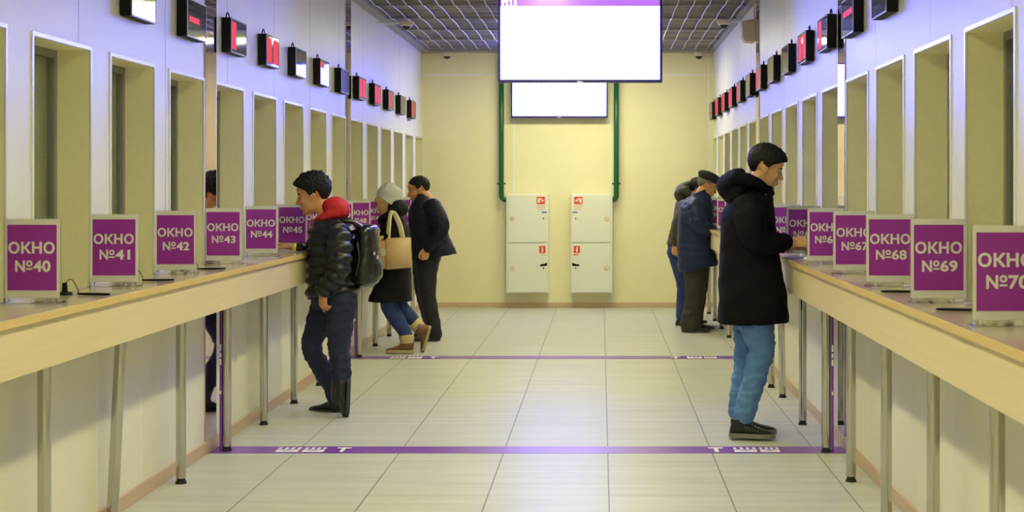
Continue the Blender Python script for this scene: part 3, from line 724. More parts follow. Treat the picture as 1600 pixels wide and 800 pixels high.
def add_hand(bm, w, d, pn, th, s=1., curl=.5, spread=.09, tcurl=.4):
    """w wrist, d direction to the knuckles, pn palm normal, th side the thumb is on"""
    d = Vector(d).normalized(); pn = Vector(pn); pn = (pn-d*pn.dot(d)).normalized(); sd = d.cross(pn)
    if sd.dot(Vector(th)) < 0: sd = -sd
    w = Vector(w); L = .092*s
    add_tube(bm, [w-d*.03*s, w+d*.012*s, w+d*L*.45, w+d*L*.95], [.024*s,.026*s,.039*s,.040*s], n=16, ref=pn, flat=.48)
    for i, (off, ln, r) in enumerate(((.029,.070,.0092),(.0095,.079,.0096),(-.0105,.073,.0092),(-.029,.058,.0080))):
        p = w+d*(L*(.93-.03*abs(i-1)))+sd*off*s; dd = (d+sd*spread*(1.2-i)*.7).normalized(); pts = [p-d*.018*s, p]; ang = 0
        for k, fr in enumerate((.45,.32,.23)):
            ang += curl*(.75, .95, .7)[k]*(1+.12*(i-1)); dr = dd*math.cos(ang)+pn*math.sin(ang); p = p+dr*ln*fr*s; pts.append(p)
        add_tube(bm, pts, [r*s*1.05, r*s*1.06, r*s, r*s*.93, r*s*.8], n=10, sub=3, ref=sd)
    p0 = w+d*.020*s+sd*.026*s; p1 = w+d*.050*s+sd*.046*s+pn*.012*s
    p2 = p1+(d*.85+sd*.35*(1-tcurl)+pn*.5*tcurl).normalized()*.034*s; p3 = p2+(d*.9-sd*.25*tcurl+pn*.45*tcurl).normalized()*.027*s
    add_tube(bm, [p0, p1, p2, p3], [.014*s,.0118*s,.0108*s,.0085*s], n=10, sub=3, ref=pn)

def rows_loft(bm, rows, n=40, m=6, quilt=0., qper=.055, power=2.4, tiltdir=Vector((1,0,0))):
    """rows: (centre x, y, z, half width along x, half width along y, slope dz/dx)"""
    st = catmull([list(r) for r in rows], m); rings = []; dist = 0; last = None
    for s_ in st:
        cx, cy, cz, rx, ry, sl = s_
        if last is not None: dist += abs(cz-last)
        last = cz; q = quilt*(abs(math.sin(PI*dist/qper))-.6) if quilt else 0
        ring = []
        for i in range(n):
            a = 2*PI*i/n; ca, sa = math.cos(a), math.sin(a)
            X = math.copysign(abs(ca)**(2/power), ca)*(rx+q); Y = math.copysign(abs(sa)**(2/power), sa)*(ry+q)
            ring.append(Vector((cx+X, cy+Y, cz+sl*X)))
        rings.append(ring)
    rings_to_faces(bm, rings)

def px_rows(Y, data):
    """(xa, xb, y, half depth, dy front/back) in frame pixels at distance Y -> rows for rows_loft"""
    out = []
    k = Y/FPX
    for xa, xb, y, hd, *r in data:
        tilt = r[0] if r else 0; oy = r[1] if len(r) > 1 else 0
        c = W((xa+xb)/2, y, Y); hw = abs(xb-xa)/2*k
        out.append((c.x, Y+oy, c.z, hw, hd, -(tilt*k)/(2*hw) if hw else 0))
    return out

def pl(Y, pts):   # (px, py, dy) -> points
    return [W(p[0], p[1], Y+p[2]) for p in pts]

def shoe(t, heel, toe_dir, up, L=.285, wd=.05, hgt=.075, upper=None, sole=None, name='shoe', ankle=.10, collar=.044, sole_h=.026, lean=0., laces=None):
    """heel = point under the heel; toe_dir along the sole; up perpendicular to the sole"""
    d = Vector(toe_dir).normalized(); u = Vector(up); u = (u-d*u.dot(d)).normalized(); sd = d.cross(u); h0 = Vector(heel)
    bm = bmesh.new(); rings = []
    prof = [(.00,.52,.55),(.03,.78,.86),(.10,.92,1.0),(.22,.92,1.04),(.36,.88,1.0),(.50,.95,.84),(.64,1.0,.64),(.78,.98,.52),(.90,.80,.45),(.97,.50,.36),(1.0,.22,.26)]
    for s_, w_, h_ in prof:
        zt = hgt*h_; ring = []
        for i in range(18):
            a = 2*PI*i/18; ca, sa = math.cos(a), math.sin(a)
            ring.append(h0+d*(s_*L)+sd*math.copysign(abs(ca)**.8, ca)*wd*w_*.97+u*(sole_h*.7+(zt-sole_h*.7)*(.5+.5*math.copysign(abs(sa)**.8, sa))))
        rings.append(ring)
    rings_to_faces(bm, rings)
    if ankle: add_tube(bm, [h0+d*.24*L+u*hgt*.4, h0+d*(.21*L)+u*hgt*.95, h0+d*(.20*L+lean)+u*ankle], [collar*1.1, collar*1.05, collar], n=18, ref=sd, flat=.9, dome=False)
    bm = remesh(bm, .0055, 2)
    o = obj(name, bm, upper, t, True)
    b = bmesh.new(); lo = []; hi = []; rings = []
    N = 14
    side = [(s_*L*1.02-.004, w_) for s_, w_, h_ in prof]
    outl = [h0+d*s_+sd*wd*w_*1.05 for s_, w_ in side]+[h0+d*s_-sd*wd*w_*1.05 for s_, w_ in side[::-1]]
    rings_to_faces(b, [outl, [p+u*sole_h*.5 for p in outl], [p+u*sole_h for p in outl]])
    obj('sole', b, sole, o)
    if laces:
        for k in range(4):
            q = h0+d*L*(.42+.07*k)+u*hgt*(.98-.13*k)
            b = bmesh.new(); add_tube(b, [q+sd*.022, q+u*.006, q-sd*.022], [.003]*3, n=6, ref=u); obj('lace', b, laces, o, True)
    return o

def finish_body(t, bm, m, voxel=.0045):
    bm = remesh(bm, voxel, 2); return obj('body', bm, m, t, True)

def garment(t, name, bm, m, voxel=.009, sm=2, wr=.005, wscale=(11,11,17), seed=0.):
    bm = remesh(bm, voxel, sm)
    if wr: wrinkle(bm, wr, wscale, seed)
    return obj(name, bm, m, t, True)

def person(name, label, pos):
    return thing('person', label, 'person', pos)
V = Vector

# ---- 1: young man with the backpack, leaning on the left counter
Y = 9.27; k = Y/FPX
t = person('p', 'man in black quilted jacket with red hood leaning on the left counter', (W(520, 640, Y).x, Y, 0))
hd = W(489, 304, Y); hf = V((-1, -.06, -.22))
b = bmesh.new(); add_head(b, hd, hf, 1.08)
add_tube(b, [hd+V((.02,0,-.03)), W(511, 334, Y), W(520, 356, Y)], [.058,.058,.066], n=18)
rows_loft(b, px_rows(Y, [(494,546,352,.10),(492,548,375,.15),(497,548,410,.14),(500,550,440,.135),(500,548,468,.15),(506,540,486,.13)]), 24, 4)
add_tube(b, pl(Y, [(522,364,-.15),(527,415,-.22),(509,448,-.21),(504,455,-.205)]), [.05,.045,.036,.028], n=14)
add_hand(b, W(505,455,Y-.205), V((-.02,.0,-1)), V((.5,.6,0)), V((-1,0,0)), .95, curl=.6)
add_tube(b, pl(Y, [(520,364,.15),(498,398,.20),(470,392,.16),(458,389,.13)]), [.05,.045,.034,.027], n=14)
add_hand(b, W(459,386,Y+.13), V((-1,.02,.10)), V((0,-.15,-1)), V((-.2,-1,-.3)), 1.08, curl=.62)
hipn, hipf = -.09, .09
add_tube(b, pl(Y, [(532,470,hipn),(530,540,hipn),(533,592,hipn)]), [.05,.042,.034], n=14)
add_tube(b, pl(Y, [(516,470,hipf),(489,540,hipf),(522,615,hipf)]), [.05,.042,.034], n=14)
add_tube(b, pl(Y, [(534,592,hipn),(533,612,hipn)]), [.034,.03], n=12)
add_tube(b, pl(Y, [(522,615,hipf),(524,628,hipf),(524,634,hipf)]), [.034,.026,.02], n=12)
finish_body(t, b, M['skin_tan'])
head_parts(t, hd, hf, M['skin_tan'], M['hair'], 1.08)
add_hair(t, hd, hf, M['hair'], 1.08, top=.024, front=.056, temple=.034, side=-.022, back=-.072, fringe=.026, tuft=.011, seed=2.)
b = bmesh.new()
rows_loft(b, px_rows(Y, [(500,536,338,.09),(490,548,349,.155),(484,554,362,.20),(483,557,385,.205),(482,558,410,.195),(482,560,436,.185),(480,562,455,.185,-6),(481,562,463,.185,-8)]), 44, 10, quilt=.024, qper=.066)
add_tube(b, pl(Y, [(524,358,-.16),(529,376,-.215),(531,402,-.235),(528,424,-.235),(515,441,-.225),(506,453,-.21)]), [.082,.088,.080,.076,.064,.050], n=24, sub=9, quilt=.020, qper=.062)
add_tube(b, pl(Y, [(518,358,.15),(508,378,.20),(494,394,.20),(478,391,.17),(464,389,.14)]), [.080,.082,.070,.056,.045], n=24, sub=9, quilt=.016, qper=.060)
garment(t, 'jacket', b, M['puffer'], .0075, 1, .005, seed=3)
b = bmesh.new()      # hood and collar of the red jersey
add_ell(b, W(525,326,Y), (.098,.105,.082), (V((1,0,-.25)).normalized(), V((0,1,0)), V((.25,0,1)).normalized()), 24, 16)
add_tube(b, pl(Y, [(531,330,-.045),(512,337,-.085),(495,346,-.05),(489,352,0)]), [.055,.036,.026,.02], n=14)
add_tube(b, pl(Y, [(531,330,.045),(512,337,.085),(495,346,.05),(489,352,0)]), [.055,.036,.026,.02], n=14)
garment(t, 'red_hood', b, M['red_hood'], .008, 2, .006, (16,16,16), 5)
b = bmesh.new(); add_tube(b, pl(Y, [(462.5,389,.137),(458,389,.131)]), [.0385,.0385], n=20, sub=2, dome=False); obj('wristband', b, M['yellow'], t, True)
b = bmesh.new()
rows_loft(b, px_rows(Y, [(484,557,452,.165),(487,556,466,.17),(492,555,482,.155)]), 30, 5)
add_tube(b, pl(Y, [(533,468,hipn),(531,505,hipn),(530,545,hipn),(533,575,hipn),(534,598,hipn)]), [.105,.092,.073,.066,.060], n=22, sub=6)
add_tube(b, pl(Y, [(510,470,hipf),(498,505,hipf),(487,540,hipf),(503,577,hipf),(518,606,hipf),(521,617,hipf)]), [.100,.086,.070,.062,.055,.055], n=22, sub=6)
garment(t, 'jeans', b, M['denim_dark'], .0085, 1, .011, (16,16,26), 1)
shoe(t, W(536,646.5,Y+hipf), V((-.87,.40,0)), V((0,0,1)), .27, .050, .085, M['shoe'], M['sole_black'], 'shoe', .16, .056)
shoe(t, W(546,592,Y+hipn), V((-.03,-.10,-1)), V((-1,-.45,.0)), .25, .050, .095, M['shoe'], M['sole_black'], 'shoe', .0)
b = bmesh.new(); add_tube(b, pl(Y, [(533,585,hipn),(532,604,hipn),(529,622,hipn)]), [.058,.062,.052], n=18); obj('boot_shaft', remesh(b, .007, 2), M['shoe'], t, True)
b = bmesh.new(); add_ell(b, W(524,442,Y-.275), (.009,.009,.009)); obj('button', b, M['button'], t, True)

# backpack of black leather
t2 = thing('backpack', 'black leather backpack on the back of the man with red hood', 'backpack', W(575,448,Y))
b = bmesh.new()
rows_loft(b, px_rows(Y, [(562,580,447,.09),(555,590,441,.145),(552,593.5,425,.16),(553,594,408,.158),(556,592,385,.15),(556,589,365,.14),(557,588,356,.12),(560,584,353,.07)]), 32, 6)
garment(t2, 'bag_body', b, M['leather'], .008, 2, .006, (13,13,13), 9)
b = bmesh.new()
rows_loft(b, px_rows(Y, [(566,588,396,.115),(560,591.5,390,.150),(557,592,370,.152),(556,590,356,.140),(560,586,350.5,.10)]), 32, 6)
garment(t2, 'flap', b, M['leather'], .008, 2, .004, (13,13,13), 12)
b = bmesh.new(); rows_loft(b, px_rows(Y, [(575,591,440,.09),(572,597,430,.12),(573,597,412,.12),(578,592,402,.09)]), 28, 5); garment(t2, 'front_pocket', b, M['leather'], .008, 2, .004, (13,13,13), 15)
b = bmesh.new(); add_tube(b, pl(Y, [(566,356,-.10),(552,347,-.13),(538,345,-.15),(527,352,-.16)]), [.016,.018,.018,.012], n=12, flat=2.0); obj('shoulder_strap', b, M['leather'], t2, True)
b = bmesh.new(); add_tube(b, pl(Y, [(558,380,-.15),(561,402,-.165),(556,430,-.15)]), [.010,.010,.010], n=10, flat=1.4); obj('side_strap', b, M['leather'], t2, True)
for (x, y_) in ((585,396),(590,402)):
    b = bmesh.new(); add_box(b, W(x-1.5,y_-2.5,Y-.163), W(x+1.5,y_+2.5,Y-.155), .001); obj('buckle', b, M['metal'], t2)

# ---- 2: man in the long black coat at the right counter
Y = 8.44; k = Y/FPX
t = person('p', 'man in knee length black hooded coat and blue jeans at the right counter', (W(1170, 680, Y).x, Y, 0))
hd = W(1197, 262, Y); hf = V((1, -.05, -.34))
b = bmesh.new(); add_head(b, hd, hf, 1.05)
add_tube(b, [hd+V((-.03,0,-.04)), W(1180, 292, Y), W(1172, 316, Y)], [.058,.058,.066], n=18)
rows_loft(b, px_rows(Y, [(1142,1196,318,.12),(1138,1200,350,.16),(1142,1205,400,.14),(1142,1208,450,.15),(1150,1205,490,.14)]), 24, 4)
add_tube(b, pl(Y, [(1168,325,-.15),(1178,378,-.22),(1222,381,-.17),(1241,379,-.14)]), [.05,.046,.034,.027], n=14)
add_hand(b, W(1236,378,Y-.14), V((1,.10,-.04)), V((-.1,.75,-.65)), V((.2,.5,.7)), .92, curl=.6, tcurl=.2)
add_tube(b, pl(Y, [(1168,325,.15),(1180,375,.20),(1215,386,.12),(1234,387,.06)]), [.05,.046,.034,.027], n=14)
add_hand(b, W(1234,384,Y+.06), V((1,-.1,-.02)), V((0,-.6,-.75)), V((.2,-.4,.7)), .95, curl=.6)
hn, hfz = -.09, .09
add_tube(b, pl(Y, [(1182,480,hn),(1191,552,hn),(1164,645,hn),(1160,662,hn)]), [.055,.044,.034,.024], n=14)
add_tube(b, pl(Y, [(1172,480,hfz),(1170,555,hfz),(1155,645,hfz),(1152,660,hfz)]), [.055,.044,.034,.024], n=14)
finish_body(t, b, M['skin'])
head_parts(t, hd, hf, M['skin'], M['hair'], 1.05)
add_hair(t, hd, hf, M['hair'], 1.05, top=.020, front=.050, temple=.030, side=-.008, back=-.072, fringe=.026, tuft=.006, seed=6.)
b = bmesh.new()
rows_loft(b, px_rows(Y, [(1160,1205,293,.075,0),(1150,1206.5,302,.12,0),(1138,1207,316,.185,0),(1129,1209,334,.215),(1126,1212,360,.22),(1125,1217,395,.215),(1124,1223,430,.22),(1123,1229,465,.225),(1122.5,1231.5,490,.23,-1),(1122,1232,503,.23,-3)]), 44, 8, power=2.6)
add_tube(b, pl(Y, [(1166,322,-.16),(1172,342,-.215),(1178,366,-.235),(1190,378,-.225),(1210,379,-.195),(1228,378,-.165)]), [.088,.095,.088,.078,.066,.054], n=20, sub=6)
add_tube(b, pl(Y, [(1166,322,.16),(1176,345,.21),(1188,374,.20),(1208,380,.14),(1225,382,.09)]), [.085,.090,.078,.062,.048], n=20, sub=6)
garment(t, 'coat', b, M['coat_black'], .009, 2, .007, (9,9,12), 4)
b = bmesh.new()
add_ell(b, W(1150,303,Y), (.085,.14,.075)); add_tube(b, pl(Y, [(1158,270,0),(1144,277,0),(1133,292,0),(1136,306,0)]), [.030,.050,.055,.032], n=20, sub=6, flat=2.3)
add_tube(b, pl(Y, [(1150,279,-.10),(1172,283,-.115),(1192,292,-.085),(1205,302,-.02)]), [.048,.040,.032,.024], n=16, sub=6)
add_tube(b, pl(Y, [(1150,279,.10),(1172,283,.115),(1192,292,.085),(1205,302,.02)]), [.048,.040,.032,.024], n=16, sub=6)
rows_loft(b, px_rows(Y, [(1168,1206,312,.07),(1176,1207,298,.075),(1184,1207.5,290.5,.07)]), 24, 4)
garment(t, 'hood', b, M['coat_black'], .009, 2, .006, (12,12,12), 8)
b = bmesh.new(); add_ell(b, W(1196.5,304.5,Y-.115), (.006,.006,.006)); obj('snap_button', b, M['button'], t, True)
b = bmesh.new()
rows_loft(b, px_rows(Y, [(1150,1212,480,.165),(1152,1209,505,.16),(1155,1206,515,.14)]), 30, 5)
add_tube(b, pl(Y, [(1183,490,hn),(1184,515,hn),(1190,540,hn),(1188,556,hn),(1181,585,hn),(1172,615,hn),(1165,640,hn),(1163,650,hn)]), [.108,.102,.082,.078,.072,.068,.066,.066], n=22, sub=6)
add_tube(b, pl(Y, [(1170,490,hfz),(1168,520,hfz),(1166,550,hfz),(1160,590,hfz),(1154,625,hfz),(1152,644,hfz)]), [.095,.088,.072,.064,.058,.058], n=22, sub=6)
garment(t, 'jeans', b, M['denim_blue'], .0085, 1, .010, (15,15,30), 2)
shoe(t, W(1140,682,Y+hn), V((1,-.14,0)), V((0,0,1)), .275, .052, .088, M['shoe'], M['sole_grey'], 'shoe', .115, .050, .026, laces=M['button'])
shoe(t, W(1144,677,Y+hfz), V((1,.06,0)), V((0,0,1)), .275, .052, .085, M['shoe'], M['sole_grey'], 'shoe', .115, .048, .026)

# ---- 3: woman in the pale knitted hat
Y = 12.7; k = Y/FPX
t = person('p', 'woman in pale knitted hat and dark hooded coat with brown boots', (W(620, 548, Y).x, Y, 0))
hd = W(603, 316, Y); hf = V((-1, -.03, -.42))
b = bmesh.new(); add_head(b, hd, hf, .98, True)
add_tube(b, [hd+V((.03,0,-.04)), W(614, 334, Y), W(621, 348, Y)], [.05,.05,.058], n=16)
rows_loft(b, px_rows(Y, [(602,632,350,.10),(598,634,370,.14),(600,634,400,.13),(600,636,430,.15),(604,632,450,.14)]), 24, 4)
add_tube(b, pl(Y, [(622,350,-.13),(616,374,-.20),(600,371,-.19),(594,370,-.18)]), [.045,.04,.032,.025], n=12)
add_hand(b, W(596,371,Y-.18), V((-1,.15,.02)), V((.2,.5,-.6)), V((0,-.3,1)), .82, curl=.9)
add_tube(b, pl(Y, [(618,350,.13),(606,372,.19),(590,370,.15),(585,370,.14)]), [.045,.04,.032,.025], n=12)
add_hand(b, W(586,370,Y+.14), V((-1,-.1,.0)), V((0,-.3,-.8)), V((0,-.6,.6)), .82, curl=.7)
hn, hfz = -.07, .07
add_tube(b, pl(Y, [(616,450,hn),(606,480,hn),(635,528,hn)]), [.05,.042,.034], n=12); add_tube(b, pl(Y, [(635,528,hn),(634,538,hn),(634,542,hn)]), [.034,.026,.018], n=12)
add_tube(b, pl(Y, [(622,450,hfz),(622,478,hfz),(652,508,hfz)]), [.05,.042,.034], n=12); add_tube(b, pl(Y, [(652,508,hfz),(657,522,hfz)]), [.034,.028], n=12)
finish_body(t, b, M['skin'], .005)
head_parts(t, hd, hf, M['skin'], M['hair'], .98)
f_, l_, u_ = head_axes(V((-1, -.03, .22)))
b = bmesh.new(); rings = []
for j, (z_, r_) in enumerate(((-.052,.90),(-.040,.985),(-.02,1.0),(.0,1.0),(.03,1.0),(.06,.95),(.085,.83),(.105,.62),(.118,.36),(.122,.08))):
    rings.append([hd+V((.012,0,.022))+u_*(z_*.98+.034+.030*max(0,-math.cos(a))*0)+f_*(-.014-.25*max(0,z_)*.6+.118*r_*math.cos(a))+l_*.096*r_*math.sin(a)+u_*(.040*math.cos(a)*(1 if z_ < .02 else .3)) for a in [2*PI*i/32 for i in range(32)]])
rings_to_faces(b, rings); b = remesh(b, .006, 1); wrinkle(b, .004, (18,18,18), 3); ht = obj('knitted_hat', b, M['knit'], t, True)
b = bmesh.new(); pts = []
for i in range(25):
    a = 2*PI*i/24; pts.append(hd+V((.012,0,.022))+u_*(-.044*.98+.034+.040*math.cos(a))+f_*(-.014+.113*math.cos(a))+l_*.092*math.sin(a))
add_tube(b, pts, [.011]*25, n=8, sub=1, ref=u_, dome=False); obj('hat_rim', b, M['knit'], ht, True)
b = bmesh.new()
rows_loft(b, px_rows(Y, [(602,630,343,.10),(594,637,351,.165),(597,639.5,364,.19),(600,640,385,.185),(598,641,412,.19),(591,642,438,.20),(579,643,460,.21),(577,643,470.5,.215,0)]), 40, 7, power=2.5)
add_tube(b, pl(Y, [(622,348,-.13),(620,360,-.185),(614,372,-.205),(604,371,-.20),(595,370,-.185)]), [.072,.074,.066,.056,.046], n=18, sub=6)
add_tube(b, pl(Y, [(618,348,.13),(610,362,.18),(603,371,.18),(594,370,.15),(588,370,.145)]), [.07,.07,.062,.05,.042], n=18, sub=6)
garment(t, 'coat', b, M['coat_dark'], .009, 2, .006, (11,11,14), 14)
b = bmesh.new()
add_ell(b, W(622,325,Y), (.098,.120,.085), (V((1,0,-.5)).normalized(), V((0,1,0)), V((.5,0,1)).normalized()), 24, 16)
for s_ in (-1, 1): add_tube(b, pl(Y, [(622,328,.07*s_),(608,336,.10*s_),(597,342,.06*s_),(594,347,.0)]), [.062,.042,.034,.026], n=14)
garment(t, 'hood', b, M['coat_dark'], .008, 2, .006, (14,14,14), 18)
b = bmesh.new(); add_tube(b, pl(Y, [(596.5,369.5,-.187),(592.5,369,-.183)]), [.043,.040], n=16, sub=2, dome=False); obj('cuff', b, M['cuff_blue'], t, True)
b = bmesh.new()
add_tube(b, pl(Y, [(614,446,hn),(608,470,hn),(611,484,hn),(622,502,hn),(634,522,hn),(635.5,530,hn)]), [.100,.082,.078,.072,.060,.056], n=20, sub=6)
garment(t, 'jeans_leg', b, M['denim_mid'], .008, 2, .005, (16,16,24), 21)
b = bmesh.new()
add_tube(b, pl(Y, [(622,446,hfz),(622,470,hfz),(627,482,hfz),(641,495,hfz),(651,506,hfz)]), [.100,.082,.076,.064,.052], n=20, sub=6)
garment(t, 'jeans_leg', b, M['denim_mid'], .008, 2, .005, (16,16,24), 23)
o = shoe(t, W(645.5,550.5,Y+hn), V((-1,-.06,0)), V((0,0,1)), .248, .046, .085, M['boot_brown'], M['sole_tan'], 'boot', .135, .058, .026, laces=M['fleece'])
b = bmesh.new(); add_tube(b, pl(Y, [(636,536,hn),(635.5,529,hn),(635,523,hn)]), [.064,.068,.070], n=22, sub=4, dome=False); wrinkle(b, .004, (40,40,40), 2); obj('fleece_cuff', b, M['fleece'], o, True)
o = shoe(t, W(673,510,Y+hfz), V((-.26,-.10,-1)), V((-1,-.30,.15)), .245, .046, .085, M['boot_brown'], M['sole_tan'], 'boot', .125, .055, .026)
b = bmesh.new(); add_tube(b, pl(Y, [(657,514,hfz-.01),(651.5,508.5,hfz),(646.5,503.5,hfz)]), [.060,.066,.064], n=22, sub=4, dome=False); wrinkle(b, .004, (40,40,40), 4); obj('fleece_cuff', b, M['fleece'], o, True)

t2 = thing('tote_bag', 'beige tote bag with long straps hanging from the shoulder of the woman', 'bag', W(623,420,Y-.31))
b = bmesh.new(); yb = Y-.33
pts = [(603.5,372),(642.5,370),(643.5,418),(604.5,421)]
fr = [W(x,y_,yb) for x,y_ in pts]; bk = [W(x-2,y_+.5,yb+.10) for x,y_ in pts]
va = [b.verts.new(p) for p in fr]; vb = [b.verts.new(p) for p in bk]
b.faces.new(va); b.faces.new(vb[::-1])
for i in range(4): b.faces.new((va[i], vb[i], vb[(i+1)%4], va[(i+1)%4]))
bmesh.ops.bevel(b, geom=b.edges[:], offset=.008, segments=3, affect='EDGES'); obj('bag_body', b, M['tote'], t2, True); 
b = bmesh.new()
g = [W(x,y_,yb+.02) for x,y_ in ((590,376),(603.2,375),(604.2,420),(592,421))]; g2 = [p+V((0,.07,0)) for p in g]
va = [b.verts.new(p) for p in g]; vb = [b.verts.new(p) for p in g2]; b.faces.new(va); b.faces.new(vb[::-1])
for i in range(4): b.faces.new((va[i], vb[i], vb[(i+1)%4], va[(i+1)%4]))
bmesh.ops.bevel(b, geom=b.edges[:], offset=.006, segments=2, affect='EDGES'); sp = obj('side_gusset', b, M['tote_side'], t2, True)
b = bmesh.new(); add_box(b, W(591.5,389,yb+.012), W(603.5,400,yb+.019), .002); obj('gusset_band', b, M['cuff_grey'] if 'cuff_grey' in M else M['grey'], sp)
b = bmesh.new(); add_tube(b, [W(608,374,yb+.01), W(609,355,Y-.29), W(611,336,Y-.205), W(616,331,Y-.165), W(622,340,Y-.24), W(628,356,Y-.30), W(631,371,yb+.005)], [.0075]*7, n=10, sub=6, ref=V((1,0,0)), flat=1.5); obj('strap', b, M['strap'], t2, True)
b = bmesh.new(); add_tube(b, [W(606,374,yb+.08), W(606,356,Y-.23), W(609,336,Y-.175), W(613,330,Y-.15), W(618,340,Y-.21), W(624,356,Y-.26), W(627,371,yb+.08)], [.0075]*7, n=10, sub=6, ref=V((1,0,0)), flat=1.7); obj('strap', b, M['strap'], t2, True)

# ---- 4: man in the navy jacket leaning forward
Y = 13.76; k = Y/FPX
t = person('p', 'man in dark navy jacket bending towards the left counter beside the woman', (W(680, 531, Y).x, Y, 0))
hd = W(654, 296.5, Y); hf = V((-1, -.12, -.25))
b = bmesh.new(); add_head(b, hd, hf, 1.08)
add_tube(b, [hd+V((.03,0,-.03)), W(665, 308, Y), W(672, 320, Y)], [.062,.062,.07], n=16)
rows_loft(b, px_rows(Y, [(654,688,324,.12),(652,692,345,.16),(654,694,370,.15),(656,684,392,.13),(660,682,408,.12)]), 24, 4)
add_tube(b, pl(Y, [(678,328,-.16),(688,360,-.24),(672,382,-.26),(666,390,-.26)]), [.052,.046,.036,.028], n=12)
add_hand(b, W(667,388,Y-.26), V((-.22,-.05,-1)), V((-.3,.9,0)), V((-1,-.2,0)), .98, curl=.75)
add_tube(b, pl(Y, [(668,328,.16),(654,358,.22),(640,368,.16),(634,368,.14)]), [.052,.046,.036,.028], n=12)
add_hand(b, W(634,368,Y+.14), V((-1,-.1,-.05)), V((0,-.2,-1)), V((0,-.7,.5)), .95, curl=.5)
hn, hfz = -.08, .09
add_tube(b, pl(Y, [(664,408,hn),(668,462,hn),(681,518,hn),(683,526,hn)]), [.05,.042,.034,.024], n=12)
add_tube(b, pl(Y, [(668,408,hfz),(668,462,hfz),(678,516,hfz),(680,524,hfz)]), [.05,.042,.034,.024], n=12)
finish_body(t, b, M['skin_tan'], .005)
head_parts(t, hd, hf, M['skin_tan'], M['hair'], 1.08)
add_hair(t, hd, hf, M['hair'], 1.08, top=.006, front=.066, temple=.050, side=-.004, back=-.060, tuft=.003, seed=9.)
b = bmesh.new()
rows_loft(b, px_rows(Y, [(654,678,308,.09,8),(645,686,318,.17,8),(639,693,334,.215,6),(639,698,355,.215,2),(641,703,375,.20,-4),(644,710,392,.20,-10),(646,713,402,.20,-12)]), 40, 7, power=2.4)
add_tube(b, pl(Y, [(676,322,-.17),(684,340,-.235),(689,358,-.265),(679,374,-.275),(668,388,-.265)]), [.088,.092,.082,.066,.052], n=18, sub=6)
add_tube(b, pl(Y, [(668,322,.17),(660,342,.225),(653,360,.22),(638,367,.15)]), [.085,.085,.072,.050], n=18, sub=6)
rows_loft(b, px_rows(Y, [(650,676,312,.095,10),(653,672,303,.085,10)]), 24, 4)
garment(t, 'jacket', b, M['navy_jacket'], .009, 2, .008, (10,10,13), 24)
b = bmesh.new()
rows_loft(b, px_rows(Y, [(646,690,398,.165),(648,686,412,.16),(652,684,424,.14)]), 30, 4)
add_tube(b, pl(Y, [(667,410,hn),(667,440,hn),(669,465,hn),(674,492,hn),(678,515,hn),(679,524,hn)]), [.112,.096,.082,.078,.076,.078], n=20, sub=6)
add_tube(b, pl(Y, [(661,410,hfz),(660,440,hfz),(663,465,hfz),(670,492,hfz),(675,515,hfz),(676,523,hfz)]), [.105,.09,.078,.074,.074,.076], n=20, sub=6)
garment(t, 'trousers', b, M['trouser_black'], .009, 2, .006, (12,12,20), 26)
shoe(t, W(687,531.5,Y+hn), V((-1,-.25,0)), V((0,0,1)), .29, .052, .075, M['shoe'], M['sole_black'], 'shoe', .09, .05)
shoe(t, W(682,527.5,Y+hfz), V((-1,.1,0)), V((0,0,1)), .29, .052, .075, M['shoe'], M['sole_black'], 'shoe', .09, .05)

# ---- 5: older man in the flat cap
Y = 14.6; k = Y/FPX
t = person('p', 'older man in flat black cap, navy padded coat and charcoal trousers', (W(1083, 517, Y).x, Y, 0))
hd = W(1105, 290, Y); hf = V((1, .12, -.42))
b = bmesh.new(); add_head(b, hd, hf, 1.05)
add_tube(b, [hd+V((-.03,0,-.03)), W(1096, 303, Y), W(1089, 318, Y)], [.062,.064,.07], n=16)
rows_loft(b, px_rows(Y, [(1072,1106,322,.12),(1068,1110,345,.16),(1068,1112,375,.16),(1068,1112,405,.16),(1072,1108,420,.15)]), 24, 4)
add_tube(b, pl(Y, [(1088,324,-.17),(1092,354,-.24),(1110,360,-.20),(1118,361,-.17)]), [.052,.046,.036,.028], n=12)
add_hand(b, W(1117,361,Y-.17), V((1,.2,-.2)), V((0,.3,-1)), V((0,.7,.5)), .95, curl=.4)
add_tube(b, pl(Y, [(1088,324,.17),(1098,352,.22),(1112,362,.14),(1119,363,.10)]), [.052,.046,.036,.028], n=12)
add_hand(b, W(1119,363,Y+.10), V((1,-.1,-.1)), V((0,-.2,-1)), V((0,-.7,.5)), .95, curl=.4)
hn, hfz = -.09, .09
add_tube(b, pl(Y, [(1086,410,hn),(1086,458,hn),(1080,503,hn),(1080,511,hn)]), [.055,.044,.034,.024], n=12)
add_tube(b, pl(Y, [(1090,410,hfz),(1090,458,hfz),(1088,502,hfz),(1090,508,hfz)]), [.055,.044,.034,.024], n=12)
finish_body(t, b, M['skin_tan'], .005)
head_parts(t, hd, hf, M['skin_tan'], M['hair_grey'], 1.05)
add_hair(t, hd, hf, M['hair_grey'], 1.05, top=.002, front=.07, temple=.050, side=-.012, back=-.055, tuft=.002, seed=11.)
f_, l_, u_ = head_axes(hf)
b = bmesh.new()
add_ell(b, hd+u_*.092-f_*.004, (.142,.116,.058), ((f_-u_*.05).normalized(), l_, (u_+f_*.05).normalized()), 26, 14)
add_ell(b, hd+u_*.070-f_*.020, (.112,.098,.048), (f_, l_, u_), 24, 12)
hat = obj('flat_cap', remesh(b, .008, 3), M['cap'], t, True)
b = bmesh.new(); add_ell(b, hd+u_*.062+f_*.120, (.058,.078,.009), ((f_-u_*.35).normalized(), l_, (u_+f_*.35).normalized()), 22, 8); obj('visor', b, M['cap'], hat, True)
b = bmesh.new()
